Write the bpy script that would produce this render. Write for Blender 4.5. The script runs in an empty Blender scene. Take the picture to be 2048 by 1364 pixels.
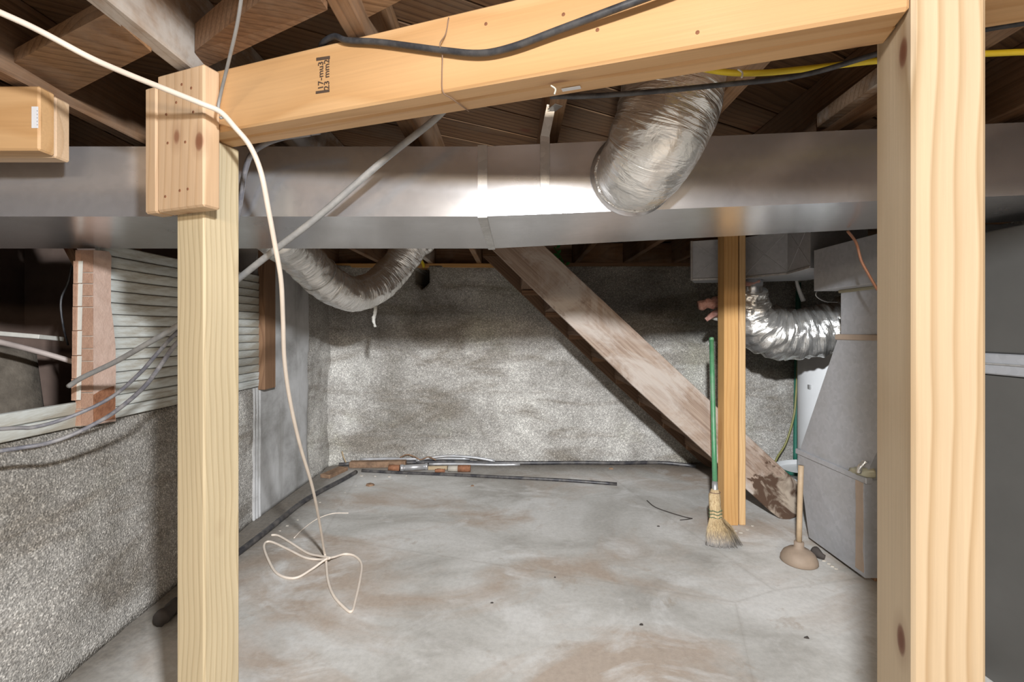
import bpy, bmesh, math, random
from mathutils import Vector, Matrix, noise

random.seed(11)
S = bpy.context.scene
COL = S.collection

# ------------------------------------------------------------------ camera
FPX, CX, CY, CAMZ = 910.2, 1030.0, 660.0, 1.15
cam = bpy.data.cameras.new('camera')
cam.sensor_width = 36.0
cam.lens = 16.0
cam.shift_x = -6.0 / 2048
cam.shift_y = -22.0 / 2048
cam.clip_start = 0.02
camo = bpy.data.objects.new('camera', cam)
COL.objects.link(camo)
camo.location = (0, 0, CAMZ)
camo.rotation_euler = (math.radians(90), 0, 0)
S.camera = camo

# ------------------------------------------------------------------ world, lights, exposure
w = bpy.data.worlds.new('world')
S.world = w
w.use_nodes = True
bg = w.node_tree.nodes['Background']
bg.inputs[0].default_value = (1.0, 0.90, 0.78, 1)
bg.inputs[1].default_value = 0.05


def lamp(name, kind, loc, energy, color, size=0.05, rot=(0, 0, 0), sy=None, linear=False):
    l = bpy.data.lights.new(name, kind)
    l.energy = energy
    l.color = color
    if kind == 'AREA':
        l.shape = 'RECTANGLE'
        l.size = size
        l.size_y = sy or size
    else:
        l.shadow_soft_size = size
    if linear:
        l.use_nodes = True
        nt = l.node_tree
        em = nt.nodes['Emission']
        fo = nt.nodes.new('ShaderNodeLightFalloff')
        fo.inputs['Strength'].default_value = 1.0
        nt.links.new(fo.outputs[linear], em.inputs['Strength'])
    o = bpy.data.objects.new(name, l)
    o.location = loc
    o.rotation_euler = rot
    COL.objects.link(o)
    return o


# cool lamp over the photographer: the hard shadows of beam, posts and duct point back to it
lamp('work_light_offscreen', 'POINT', (0.09, 0.05, 1.645), 52, (0.93, 0.965, 1.0), 0.035, linear='Constant')
# warm strip lamp under the joists of the room behind, which gives the brown tone of the shade
lamp('basement_lamp_offscreen', 'AREA', (0.2, -1.75, 1.69), 45, (1.0, 0.82, 0.62), 1.2, (math.radians(55), 0, 0), 0.14)

S.view_settings.view_transform = 'Standard'
S.view_settings.look = 'None'
S.view_settings.gamma = 1.0
S.view_settings.use_curve_mapping = False
S.view_settings.exposure = -0.14


# ------------------------------------------------------------------ helpers
def P(x, y, Y):
    return Vector(((x - CX) / FPX * Y, Y, CAMZ - (y - CY) / FPX * Y))


def F(x, y, z=0.0):
    Y = (CAMZ - z) * FPX / (y - CY)
    return Vector(((x - CX) / FPX * Y, Y, z))


def wm(o):
    m = o.matrix_basis.copy()
    if o.parent:
        m = wm(o.parent) @ o.matrix_parent_inverse @ m
    return m


def adopt(o, parent):
    if parent is not None:
        o.parent = parent
        o.matrix_parent_inverse = wm(parent).inverted()
    return o


def tag(o, label=None, cat=None, group=None, kind=None):
    if label: o['label'] = label
    if cat: o['category'] = cat
    if group: o['group'] = group
    if kind: o['kind'] = kind
    return o


def empty(name, loc, label=None, cat=None, group=None, kind=None):
    o = bpy.data.objects.new(name, None)
    o.empty_display_size = 0.05
    o.location = loc
    COL.objects.link(o)
    return tag(o, label, cat, group, kind)


def link_mesh(name, me, mat, parent=None, matrix=None):
    if mat: me.materials.append(mat)
    o = bpy.data.objects.new(name, me)
    COL.objects.link(o)
    if matrix is not None:
        o.matrix_basis = matrix
    return adopt(o, parent)


def mk(name, verts, faces, mat, parent=None, origin=None, smooth=False, uvs=None):
    """mesh from world-space verts; origin = object origin"""
    vs = [Vector(v) for v in verts]
    if origin is None:
        c = sum(vs, Vector()) / len(vs)
        origin = Vector((c.x, c.y, min(v.z for v in vs)))
    origin = Vector(origin)
    me = bpy.data.meshes.new(name)
    me.from_pydata([v - origin for v in vs], [], faces)
    if uvs:
        ul = me.uv_layers.new(name='UVMap')
        for li, l in enumerate(me.loops):
            ul.data[li].uv = uvs[l.vertex_index]
    bm = bmesh.new(); bm.from_mesh(me)
    bmesh.ops.recalc_face_normals(bm, faces=bm.faces)
    bm.to_mesh(me); bm.free()
    if smooth:
        me.polygons.foreach_set('use_smooth', [True] * len(me.polygons))
    me.update()
    return link_mesh(name, me, mat, parent, Matrix.Translation(origin))


BOX_F = [(0, 1, 3, 2), (4, 6, 7, 5), (0, 4, 5, 1), (2, 3, 7, 6), (0, 2, 6, 4), (1, 5, 7, 3)]


def box_mesh(name, sx, sy, sz, bev=0.0025, warp=0.0, cuts=0):
    me = bpy.data.meshes.new(name)
    bm = bmesh.new()
    bmesh.ops.create_cube(bm, size=1.0)
    bmesh.ops.scale(bm, vec=(sx, sy, sz), verts=bm.verts)
    if bev > 0:
        bmesh.ops.bevel(bm, geom=list(bm.edges), offset=min(bev, 0.3 * min(sx, sy, sz)), segments=1, affect='EDGES')
    if cuts:
        es = [e for e in bm.edges if abs(e.verts[0].co.x - e.verts[1].co.x) > 0.8 * sx]
        bmesh.ops.subdivide_edges(bm, edges=es, cuts=cuts)
    if warp:
        for v in bm.verts:
            q = Vector((v.co.x * 2.3 + sx * 7, sy * 31, sz * 17))
            v.co.y += warp * noise.noise(q)
            v.co.z += warp * noise.noise(q + Vector((9, 4, 2)))
    bm.to_mesh(me); bm.free()
    return me


def frame(a, b, up):
    x = (b - a).normalized()
    z = (up - x * up.dot(x)).normalized()
    y = z.cross(x)
    m = Matrix((x, y, z)).transposed().to_4x4()
    m.translation = (a + b) / 2
    return m


def board(name, a, b, wid, thk, mat, parent=None, up=(0, 0, 1), bev=0.0025, warp=0.0, cuts=0):
    """box whose local X runs a->b, local Z ~ up (thk along Z, wid along Y)"""
    a, b = Vector(a), Vector(b)
    me = box_mesh(name, (b - a).length, wid, thk, bev, warp, cuts)
    return link_mesh(name, me, mat, parent, frame(a, b, Vector(up)))


def block(name, lo, hi, mat, parent=None, bev=0.002, axis='X'):
    """axis aligned box lo..hi, grain along axis"""
    lo, hi = Vector(lo), Vector(hi)
    c = (lo + hi) / 2; s = hi - lo
    if axis == 'X':
        return board(name, (lo.x, c.y, c.z), (hi.x, c.y, c.z), s.y, s.z, mat, parent, (0, 0, 1), bev)
    if axis == 'Y':
        return board(name, (c.x, lo.y, c.z), (c.x, hi.y, c.z), s.x, s.z, mat, parent, (0, 0, 1), bev)
    return board(name, (c.x, c.y, lo.z), (c.x, c.y, hi.z), s.x, s.y, mat, parent, (0, -1, 0), bev)


def catmull(pts, n):
    pts = [Vector(p) for p in pts]
    if len(pts) < 3:
        return [pts[0].lerp(pts[-1], i / n) for i in range(n + 1)]
    out = []
    ext = [2 * pts[0] - pts[1]] + pts + [2 * pts[-1] - pts[-2]]
    for i in range(1, len(ext) - 2):
        p0, p1, p2, p3 = ext[i - 1:i + 3]
        for k in range(n):
            t = k / n
            out.append(0.5 * ((2 * p1) + (p2 - p0) * t + (2 * p0 - 5 * p1 + 4 * p2 - p3) * t * t
                              + (3 * p1 - p0 - 3 * p2 + p3) * t ** 3))
    out.append(pts[-1])
    return out


def tube(name, pts, r, mat, parent=None, seg=8, sub=6, cap=True, rf=None, origin=None):
    """swept tube; rf(s, ang) -> radius factor (s = metres along)"""
    path = catmull(pts, sub) if sub else [Vector(p) for p in pts]
    n = len(path)
    verts, faces, uvs = [], [], []
    t0 = (path[1] - path[0]).normalized()
    up = Vector((0, 0, 1)) if abs(t0.z) < 0.9 else Vector((0, 1, 0))
    nrm = (up - t0 * up.dot(t0)).normalized()
    s = 0.0
    L = sum((path[i + 1] - path[i]).length for i in range(n - 1))
    for i, p in enumerate(path):
        t = (path[min(i + 1, n - 1)] - path[max(i - 1, 0)]).normalized()
        nrm = (nrm - t * nrm.dot(t)).normalized()
        bn = t.cross(nrm)
        if i: s += (p - path[i - 1]).length
        rr = r(s / L) if callable(r) else r
        for k in range(seg):
            a = 2 * math.pi * k / seg
            f = rf(s, a) if rf else 1.0
            verts.append(p + (nrm * math.cos(a) + bn * math.sin(a)) * rr * f)
            uvs.append((s, k / seg))
    for i in range(n - 1):
        for k in range(seg):
            a, b = i * seg + k, i * seg + (k + 1) % seg
            faces.append((a, b, b + seg, a + seg))
    if cap:
        faces.append(tuple(range(seg))[::-1])
        faces.append(tuple((n - 1) * seg + k for k in range(seg)))
    return mk(name, verts, faces, mat, parent, origin or path[0], True, uvs)


def lathe(name, prof, mat, base, parent=None, seg=28, axis=None):
    """profile [(r,z)] around z at base"""
    base = Vector(base)
    m = Matrix.Identity(3)
    if axis is not None:
        m = Vector((0, 0, 1)).rotation_difference(Vector(axis)).to_matrix()
    verts, faces = [], []
    for (r, z) in prof:
        for k in range(seg):
            a = 2 * math.pi * k / seg
            verts.append(base + m @ Vector((r * math.cos(a), r * math.sin(a), z)))
    for i in range(len(prof) - 1):
        for k in range(seg):
            a, b = i * seg + k, i * seg + (k + 1) % seg
            faces.append((a, b, b + seg, a + seg))
    faces.append(tuple(range(seg))[::-1])
    faces.append(tuple((len(prof) - 1) * seg + k for k in range(seg)))
    o = mk(name, verts, faces, mat, parent, base, True)
    for p in o.data.polygons:
        if len(p.vertices) > 4: p.use_smooth = False
    return o


def prism(name, poly, z0, z1, mat, parent=None):
    """vertical prism over plan polygon [(x,y)]"""
    n = len(poly)
    vs = [(x, y, z0) for x, y in poly] + [(x, y, z1) for x, y in poly]
    fs = [tuple(range(n))[::-1], tuple(range(n, 2 * n))] + [(i, (i + 1) % n, n + (i + 1) % n, n + i) for i in range(n)]
    return mk(name, vs, fs, mat, parent)


def hexa(name, a, b, mat, parent=None):
    """solid between quads a[4] and b[4]"""
    vs = list(a) + list(b)
    fs = [(0, 1, 2, 3), (7, 6, 5, 4)] + [(i, (i + 1) % 4, 4 + (i + 1) % 4, 4 + i) for i in range(4)]
    return mk(name, vs, fs, mat, parent)


# ------------------------------------------------------------------ materials
class N:
    def __init__(self, name):
        self.m = bpy.data.materials.new(name)
        self.m.use_nodes = True
        self.t = self.m.node_tree
        self.bsdf = self.t.nodes['Principled BSDF']

    def n(self, typ, **kw):
        nd = self.t.nodes.new(typ)
        for k, v in kw.items():
            setattr(nd, k, v)
        return nd

    def l(self, a, b):
        self.t.links.new(a, b)

    def val(self, sock, v):
        if hasattr(v, 'node'):
            self.l(v, sock)
        else:
            sock.default_value = v

    def coords(self, kind='Object'):
        return self.n('ShaderNodeTexCoord').outputs[kind]

    def mapping(self, vec, scale=(1, 1, 1), loc=(0, 0, 0), rot=(0, 0, 0)):
        m = self.n('ShaderNodeMapping')
        self.l(vec, m.inputs[0])
        self.val(m.inputs['Location'], loc)
        self.val(m.inputs['Rotation'], rot)
        self.val(m.inputs['Scale'], scale)
        return m.outputs[0]

    def noise(self, vec, scale, detail=4, rough=0.6, dist=0.0):
        nd = self.n('ShaderNodeTexNoise')
        self.l(vec, nd.inputs['Vector'])
        nd.inputs['Scale'].default_value = scale
        nd.inputs['Detail'].default_value = detail
        nd.inputs['Roughness'].default_value = rough
        nd.inputs['Distortion'].default_value = dist
        return nd.outputs['Fac']

    def voro(self, vec, scale, out='Distance', feature='F1'):
        nd = self.n('ShaderNodeTexVoronoi', feature=feature)
        self.l(vec, nd.inputs['Vector'])
        nd.inputs['Scale'].default_value = scale
        return nd.outputs[out]

    def ramp(self, fac, stops, interp='LINEAR'):
        r = self.n('ShaderNodeValToRGB')
        r.color_ramp.interpolation = interp
        e = r.color_ramp.elements
        while len(e) < len(stops): e.new(0.5)
        for i, (p, c) in enumerate(stops):
            e[i].position = p
            c = (c, c, c) if not isinstance(c, (tuple, list)) else c
            e[i].color = (*c, 1)
        self.l(fac, r.inputs[0])
        return r.outputs[0]

    def mix(self, fac, a, b, mode='MIX'):
        m = self.n('ShaderNodeMix', data_type='RGBA', blend_type=mode)
        self.val(m.inputs[0], fac)
        for s, v in ((m.inputs[6], a), (m.inputs[7], b)):
            if hasattr(v, 'node'): self.l(v, s)
            else: s.default_value = (*v, 1) if len(v) == 3 else v
        return m.outputs[2]

    def math(self, op, a, b=0.0, c=None):
        m = self.n('ShaderNodeMath', operation=op)
        self.val(m.inputs[0], a); self.val(m.inputs[1], b)
        if c is not None: self.val(m.inputs[2], c)
        return m.outputs[0]

    def vadd(self, a, b):
        m = self.n('ShaderNodeVectorMath', operation='ADD')
        self.val(m.inputs[0], a); self.val(m.inputs[1], b)
        return m.outputs[0]

    def bump(self, h, strength, dist, prev=None):
        b = self.n('ShaderNodeBump')
        b.inputs['Strength'].default_value = strength
        b.inputs['Distance'].default_value = dist
        self.l(h, b.inputs['Height'])
        if prev is not None: self.l(prev, b.inputs['Normal'])
        return b.outputs[0]

    def out(self, color=None, rough=None, metal=None, normal=None, spec=None):
        i = self.bsdf.inputs
        if color is not None: self.val(i['Base Color'], color if hasattr(color, 'node') else (*color, 1))
        if rough is not None: self.val(i['Roughness'], rough)
        if metal is not None: self.val(i['Metallic'], metal)
        if spec is not None: self.val(i['Specular IOR Level'], spec)
        if normal is not None: self.l(normal, i['Normal'])
        return self.m


def mat_wood(name, light, dark, ring=28.0, contrast=0.8, rough=0.6, knots=0.6, stain=None, stain_amt=0.0, grain=0.25,
             knotc=(0.16, 0.06, 0.03), stain_scale=3.0, dist=1.0):
    m = N(name)
    co = m.coords('Object')
    rnd = m.n('ShaderNodeObjectInfo').outputs['Random']
    cmb = m.n('ShaderNodeCombineXYZ')
    m.l(m.math('MULTIPLY', rnd, 17.0), cmb.inputs[0])
    m.l(m.math('MULTIPLY_ADD', rnd, 0.16, 0.015), cmb.inputs[1])
    m.l(m.math('MULTIPLY_ADD', rnd, -0.11, 0.05), cmb.inputs[2])
    v = m.vadd(co, cmb.outputs[0])
    # slow wander of the pith along the length
    nz = m.n('ShaderNodeTexNoise')
    m.l(m.mapping(v, (1.3, 2.0, 2.0)), nz.inputs['Vector'])
    nz.inputs['Scale'].default_value = 1.0
    nz.inputs['Detail'].default_value = 2
    off = m.n('ShaderNodeVectorMath', operation='MULTIPLY_ADD')
    m.l(nz.outputs['Color'], off.inputs[0])
    off.inputs[1].default_value = (0.0, 0.085, 0.085)
    m.l(v, off.inputs[2])
    wv = m.n('ShaderNodeTexWave', wave_type='RINGS', rings_direction='X', wave_profile='SAW')
    m.l(m.mapping(off.outputs[0], (0.25, 1, 1)), wv.inputs['Vector'])
    wv.inputs['Scale'].default_value = ring
    wv.inputs['Distortion'].default_value = dist
    wv.inputs['Detail'].default_value = 2.0
    wv.inputs['Detail Scale'].default_value = 0.5
    ringf = m.ramp(wv.outputs['Fac'], [(0.0, 0.05), (0.55, 0.25), (0.88, 1.0), (1.0, 0.1)])
    g = m.noise(m.mapping(v, (4, 220, 220)), 1.0, 3, 0.6)
    col = m.mix(m.math('MULTIPLY', ringf, contrast), light, dark)
    gd = m.ramp(g, [(0.3, 1.0 - grain), (0.65, 1.0 + 0.0)])
    col = m.mix(1.0, col, gd, 'MULTIPLY')
    big = m.noise(m.mapping(v, (1.2, 5, 5)), 1.0, 3, 0.5)
    col = m.mix(0.55, col, m.ramp(big, [(0.3, (0.72, 0.68, 0.64)), (0.7, (1.12, 1.1, 1.08))]), 'MULTIPLY')
    if knots > 0:
        vd = m.n('ShaderNodeTexVoronoi', feature='F1')
        m.l(m.mapping(v, (6.5, 11, 11)), vd.inputs['Vector'])
        vd.inputs['Scale'].default_value = 1.0
        sel = m.math('GREATER_THAN', m.n_sep(vd.outputs['Color']), 1.0 - knots * 0.5)
        kf = m.ramp(vd.outputs['Distance'], [(0.06, 1.0), (0.11, 0.85), (0.15, 0.25), (0.30, 0.0)])
        col = m.mix(m.math('MULTIPLY', kf, sel), col, knotc)
    tone = m.ramp(m.math('FRACT', m.math('MULTIPLY', rnd, 7.3)), [(0.0, (0.84, 0.82, 0.80)), (1.0, (1.06, 1.07, 1.09))])
    col = m.mix(1.0, col, tone, 'MULTIPLY')
    if stain:
        sn = m.noise(co, stain_scale, 6, 0.68, 0.4)
        sf = m.ramp(sn, [(0.46, 0.0), (0.6, 1.0)])
        col = m.mix(m.math('MULTIPLY', sf, stain_amt), col, stain)
    nrm = m.bump(m.mix(0.5, ringf, g), 0.25, 0.002)
    return m.out(col, rough, 0.0, nrm, 0.3)


def _sep(self, c):
    s = self.n('ShaderNodeSeparateColor')
    self.l(c, s.inputs[0])
    return s.outputs[0]


N.n_sep = _sep


def mat_plain(name, col, rough=0.6, metal=0.0, var=0.25, scale=12.0, bumpd=0.0, dust=None, dust_amt=0.0):
    m = N(name)
    co = m.coords('Object')
    f = m.noise(co, scale, 5, 0.65)
    c = m.mix(1.0, col, m.ramp(f, [(0.3, 1.0 - var), (0.7, 1.0)]), 'MULTIPLY')
    if dust:
        d = m.noise(co, scale * 0.6, 5, 0.7)
        c = m.mix(m.math('MULTIPLY', m.ramp(d, [(0.42, 0.0), (0.62, 1.0)]), dust_amt), c, dust)
    nrm = m.bump(f, 0.5, bumpd) if bumpd else None
    return m.out(c, rough, metal, nrm)


def mat_roughcast(name, tint=(1, 1, 1), smooth=False, speck=1.0):
    m = N(name)
    co = m.coords('Object')
    v1 = m.voro(co, 150.0)
    v2 = m.voro(co, 210.0, 'Color')
    n1 = m.noise(co, 1.1, 5, 0.6, 0.6)
    n2 = m.noise(co, 60.0, 4, 0.7)
    n3 = m.noise(m.mapping(co, (0.9, 0.9, 3.2)), 1.6, 6, 0.62, 0.5)
    base = m.ramp(n1, [(0.32, (0.17, 0.16, 0.145)), (0.50, (0.32, 0.312, 0.30)), (0.66, (0.48, 0.475, 0.46))])
    base = m.mix(m.ramp(n3, [(0.48, 0.0), (0.62, 0.7)]), base, (0.15, 0.132, 0.11))
    moss = m.noise(co, 0.9, 4, 0.6, 0.3)
    base = m.mix(m.ramp(moss, [(0.56, 0.0), (0.74, 0.35)]), base, (0.31, 0.31, 0.20))
    sp = m.ramp(m.n_sep(v2), [(0.0, 0.45), (0.45, 0.85), (0.78, 1.15), (0.93, 2.0)])
    col = m.mix(speck, base, sp, 'MULTIPLY')
    col = m.mix(0.6, col, m.ramp(n2, [(0.32, 0.5), (0.62, 1.15)]), 'MULTIPLY')
    col = m.mix(1.0, col, tint, 'MULTIPLY')
    h = m.mix(0.5, v1, n2)
    nrm = m.bump(h, 0.75, 0.008)
    return m.out(col, 0.92, 0.0, nrm, 0.2)


def mat_smooth_concrete(name):
    m = N(name)
    co = m.coords('Object')
    n1 = m.noise(co, 3.0, 6, 0.62, 0.25)
    n2 = m.noise(m.mapping(co, (9, 9, 1.0)), 1.0, 5, 0.7)
    col = m.ramp(n1, [(0.3, (0.24, 0.235, 0.225)), (0.5, (0.42, 0.415, 0.41)), (0.72, (0.52, 0.52, 0.52))])
    col = m.mix(m.ramp(n2, [(0.52, 0.0), (0.75, 0.6)]), col, (0.2, 0.19, 0.17))
    return m.out(col, 0.8, 0.0, m.bump(n1, 0.3, 0.006), 0.25)


def mat_floor(name):
    m = N(name)
    co = m.coords('Object')
    n1 = m.noise(m.mapping(co, (1.0, 1.5, 1)), 1.1, 7, 0.62, 0.7)
    n2 = m.noise(m.mapping(co, (1.0, 1.4, 1), (3, 7, 0)), 0.9, 6, 0.6, 0.9)
    n3 = m.noise(m.mapping(co, (1, 1.3, 1), (9, 1, 0)), 2.6, 6, 0.65, 0.8)
    n4 = m.noise(co, 45.0, 4, 0.7)
    n5 = m.noise(m.mapping(co, (1, 1, 1), (5, 5, 0)), 7.0, 5, 0.7, 0.4)
    col = m.ramp(n1, [(0.32, (0.33, 0.31, 0.28)), (0.48, (0.49, 0.475, 0.445)), (0.66, (0.63, 0.615, 0.59))])
    col = m.mix(m.ramp(n2, [(0.47, 0.0), (0.60, 0.85)]), col, (0.40, 0.32, 0.255))
    col = m.mix(m.ramp(n3, [(0.53, 0.0), (0.66, 0.7)]), col, (0.64, 0.63, 0.61))
    col = m.mix(m.ramp(n5, [(0.60, 0.0), (0.72, 0.55)]), col, (0.33, 0.26, 0.20))
    col = m.mix(0.35, col, m.ramp(n4, [(0.3, 0.7), (0.6, 1.1)]), 'MULTIPLY')
    # damp silt gutter along the foot of the left wall and the back wall
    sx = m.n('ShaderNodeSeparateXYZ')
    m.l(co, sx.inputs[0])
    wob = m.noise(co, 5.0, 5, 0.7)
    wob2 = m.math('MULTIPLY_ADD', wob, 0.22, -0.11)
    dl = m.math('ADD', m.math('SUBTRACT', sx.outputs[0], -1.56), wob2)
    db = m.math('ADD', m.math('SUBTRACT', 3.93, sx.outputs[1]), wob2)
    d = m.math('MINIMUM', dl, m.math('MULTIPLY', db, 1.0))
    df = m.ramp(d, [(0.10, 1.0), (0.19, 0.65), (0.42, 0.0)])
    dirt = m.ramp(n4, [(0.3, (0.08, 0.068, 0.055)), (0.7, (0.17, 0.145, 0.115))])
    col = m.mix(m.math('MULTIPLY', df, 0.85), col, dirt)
    ck = m.voro(m.mapping(co, (0.45, 0.45, 1), (2.2, 0.7, 0)), 1.0, 'Distance', 'DISTANCE_TO_EDGE')
    ckf = m.ramp(m.math('ADD', ck, m.math('MULTIPLY', n5, 0.004)), [(0.0022, 0.35), (0.0045, 0.0)])
    col = m.mix(ckf, col, (0.2, 0.17, 0.14))
    h = m.mix(0.4, n4, n3)
    return m.out(col, m.math('MULTIPLY_ADD', n1, 0.3, 0.55), 0.0, m.bump(h, 0.3, 0.004), 0.35)


def mat_galv(name, base=(0.60, 0.61, 0.63), rough=0.24, metal=0.8, dusty=0.25, dustc=(0.30, 0.27, 0.24), spang=1.0):
    m = N(name)
    co = m.coords('Object')
    sp = m.n_sep(m.voro(co, 55.0, 'Color'))
    n1 = m.noise(co, 4.0, 3, 0.55, 0.3)
    n2 = m.noise(m.mapping(co, (2, 2, 25)), 1.0, 4, 0.7)
    spk = m.voro(co, 38.0)
    col = m.mix(spang, base, m.ramp(sp, [(0.0, 0.86), (1.0, 1.06)]), 'MULTIPLY')
    col = m.mix(m.math('MULTIPLY', m.ramp(n1, [(0.45, 0.0), (0.72, 1.0)]), dusty), col, dustc)
    col = m.mix(m.math('MULTIPLY', m.ramp(spk, [(0.03, 1.0), (0.05, 0.0)]), 0.18), col, (0.8, 0.8, 0.8))
    r = m.math('ADD', m.math('MULTIPLY_ADD', n1, 0.14, rough - 0.05), m.math('MULTIPLY', n2, 0.04))
    nrm = m.bump(m.noise(co, 3.0, 0, 0.5), 0.12, 0.012)
    return m.out(col, r, metal, nrm, 0.5)


def mat_foil(name, ucount=150.0):
    m = N(name)
    uv = m.coords('UV')
    co = m.coords('Object')
    a = m.noise(m.mapping(uv, (55, 3.5, 1)), 1.0, 3, 0.6, 1.2)
    b = m.noise(co, 26.0, 4, 0.6, 1.0)
    v = m.voro(m.mapping(co, (1, 1, 1)), 24.0)
    h = m.mix(0.4, a, m.mix(0.5, b, v))
    col = m.ramp(m.noise(co, 9.0, 3, 0.6), [(0.3, (0.72, 0.71, 0.68)), (0.7, (0.92, 0.92, 0.91))])
    nrm = m.bump(h, 0.8, 0.014)
    return m.out(col, 0.27, 0.85, nrm, 0.5)


def mat_siding(name):
    m = N(name)
    co = m.coords('Object')
    rnd = m.n('ShaderNodeObjectInfo').outputs['Random']
    n1 = m.noise(m.mapping(co, (3, 14, 14)), 1.0, 6, 0.7, 0.4)
    n2 = m.noise(m.mapping(co, (2, 60, 60)), 1.0, 4, 0.7)
    n3 = m.noise(co, 4.5, 5, 0.65)
    col = m.mix(m.ramp(n1, [(0.44, 0.0), (0.62, 0.85)]), (0.52, 0.54, 0.52), (0.29, 0.255, 0.195))
    col = m.mix(m.ramp(n2, [(0.60, 0.0), (0.72, 0.8)]), col, (0.20, 0.17, 0.13))
    col = m.mix(m.ramp(n3, [(0.50, 0.0), (0.7, 0.4)]), col, (0.36, 0.33, 0.26))
    return m.out(col, 0.75, 0.0, m.bump(n2, 0.3, 0.003), 0.3)


def mat_stringer(name):
    m = N(name)
    co = m.coords('Object')
    g = m.noise(m.mapping(co, (2, 70, 70)), 1.0, 5, 0.65, 0.6)
    n1 = m.noise(m.mapping(co, (2.2, 4, 4)), 1.0, 6, 0.68, 0.8)
    n2 = m.noise(m.mapping(co, (2.8, 6, 6), (4, 2, 1)), 1.0, 6, 0.7, 0.9)
    col = m.ramp(g, [(0.3, (0.20, 0.135, 0.10)), (0.6, (0.37, 0.285, 0.225))])
    col = m.mix(m.ramp(n1, [(0.47, 0.0), (0.62, 0.8)]), col, (0.48, 0.425, 0.38))
    col = m.mix(m.ramp(n2, [(0.60, 0.0), (0.68, 0.75)]), col, (0.13, 0.08, 0.055))
    sx = m.n('ShaderNodeSeparateXYZ')
    m.l(co, sx.inputs[0])
    n3 = m.noise(m.mapping(co, (5, 9, 9)), 1.0, 6, 0.62, 0.8)
    foot = m.math('MULTIPLY_ADD', m.math('SUBTRACT', sx.outputs[0], 2.30), 1.6, m.math('MULTIPLY_ADD', n3, 1.6, -0.8))
    col = m.mix(m.ramp(foot, [(0.10, 0.0), (0.16, 1.0)]), col, m.ramp(n3, [(0.45, (0.40, 0.33, 0.26)), (0.58, (0.085, 0.05, 0.033))]))
    return m.out(col, 0.8, 0.0, m.bump(g, 0.35, 0.004), 0.25)


def mat_emul(name, c1, c2, scale=30, rough=0.8):
    m = N(name)
    co = m.coords('Object')
    f = m.noise(co, scale, 6, 0.7)
    return m.out(m.ramp(f, [(0.3, c1), (0.7, c2)]), rough, 0.0, m.bump(f, 0.6, 0.01), 0.2)


def mat_straw(name):
    m = N(name)
    co = m.coords('Object')
    sx = m.n('ShaderNodeSeparateXYZ')
    m.l(co, sx.inputs[0])
    st = m.noise(m.mapping(co, (260, 260, 6)), 1.0, 2, 0.6)
    col = m.ramp(st, [(0.3, (0.34, 0.23, 0.12)), (0.55, (0.56, 0.42, 0.24)), (0.75, (0.66, 0.53, 0.33))])
    zz = m.math('ADD', sx.outputs[2], m.math('MULTIPLY_ADD', st, 0.09, -0.045))
    col = m.mix(m.ramp(zz, [(0.015, 0.9), (0.085, 0.0)]), col, m.mix(st, (0.13, 0.125, 0.125), (0.40, 0.39, 0.39)))
    return m.out(col, 0.8, 0.0, m.bump(st, 0.5, 0.004), 0.2)


M = {}
M['rough'] = mat_roughcast('roughcast_concrete', (1.2, 1.17, 1.125), False, 0.6)
M['smooth'] = mat_smooth_concrete('smooth_concrete')
M['floor'] = mat_floor('stained_concrete_floor')
M['post'] = mat_wood('treated_pine', (0.625, 0.525, 0.345), (0.43, 0.335, 0.195), 29, 0.6, 0.55, 0.30, None, 0, 0.10)
M['post_warm'] = mat_wood('treated_pine_warm', (0.60, 0.475, 0.32), (0.42, 0.29, 0.16), 15, 0.85, 0.55, 0.85, None, 0, 0.08)
M['beam'] = mat_wood('fir_beam', (0.70, 0.445, 0.225), (0.55, 0.305, 0.125), 9, 0.6, 0.5, 0.26, None, 0, 0.08,
                     knotc=(0.33, 0.16, 0.07))
M['block'] = mat_wood('spruce_block', (0.67, 0.48, 0.31), (0.52, 0.33, 0.18), 13, 0.5, 0.5, 0.5, None, 0, 0.1,
                      knotc=(0.25, 0.11, 0.06))
M['stud'] = mat_wood('stud_pine', (0.62, 0.36, 0.14), (0.46, 0.23, 0.075), 17, 0.6, 0.55, 0.4, None, 0, 0.12)
M['stud_pale'] = mat_wood('stud_pine_pale', (0.70, 0.47, 0.24), (0.54, 0.32, 0.14), 17, 0.6, 0.55, 0.4, None, 0, 0.12)
M['joist'] = mat_wood('old_joist', (0.27, 0.15, 0.08), (0.14, 0.07, 0.035), 22, 0.7, 0.75, 0.25, (0.32, 0.25, 0.19), 0.25, 0.35)
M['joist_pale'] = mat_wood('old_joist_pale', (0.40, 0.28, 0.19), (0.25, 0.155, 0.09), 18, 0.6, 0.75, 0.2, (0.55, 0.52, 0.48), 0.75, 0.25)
M['brace'] = mat_wood('old_blocking', (0.37, 0.215, 0.11), (0.21, 0.11, 0.05), 18, 0.75, 0.7, 0.3, (0.40, 0.31, 0.24), 0.3, 0.3)
M['subfloor'] = mat_wood('subfloor_plank', (0.25, 0.135, 0.065), (0.12, 0.06, 0.03), 14, 0.8, 0.75, 0.4, (0.20, 0.155, 0.11), 0.25, 0.35)
M['old_stud'] = mat_wood('old_brown_stud', (0.30, 0.175, 0.10), (0.17, 0.09, 0.05), 22, 0.7, 0.7, 0.2, None, 0, 0.3)
M['stringer'] = mat_stringer('worn_stringer')
M['tread'] = mat_wood('old_tread', (0.22, 0.135, 0.085), (0.12, 0.07, 0.04), 18, 0.7, 0.8, 0.2, None, 0, 0.3)
M['galv'] = mat_galv('galvanised_duct', (0.66, 0.67, 0.70), 0.20, 0.78, 0.35, (0.50, 0.485, 0.49), 0.4)
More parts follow.
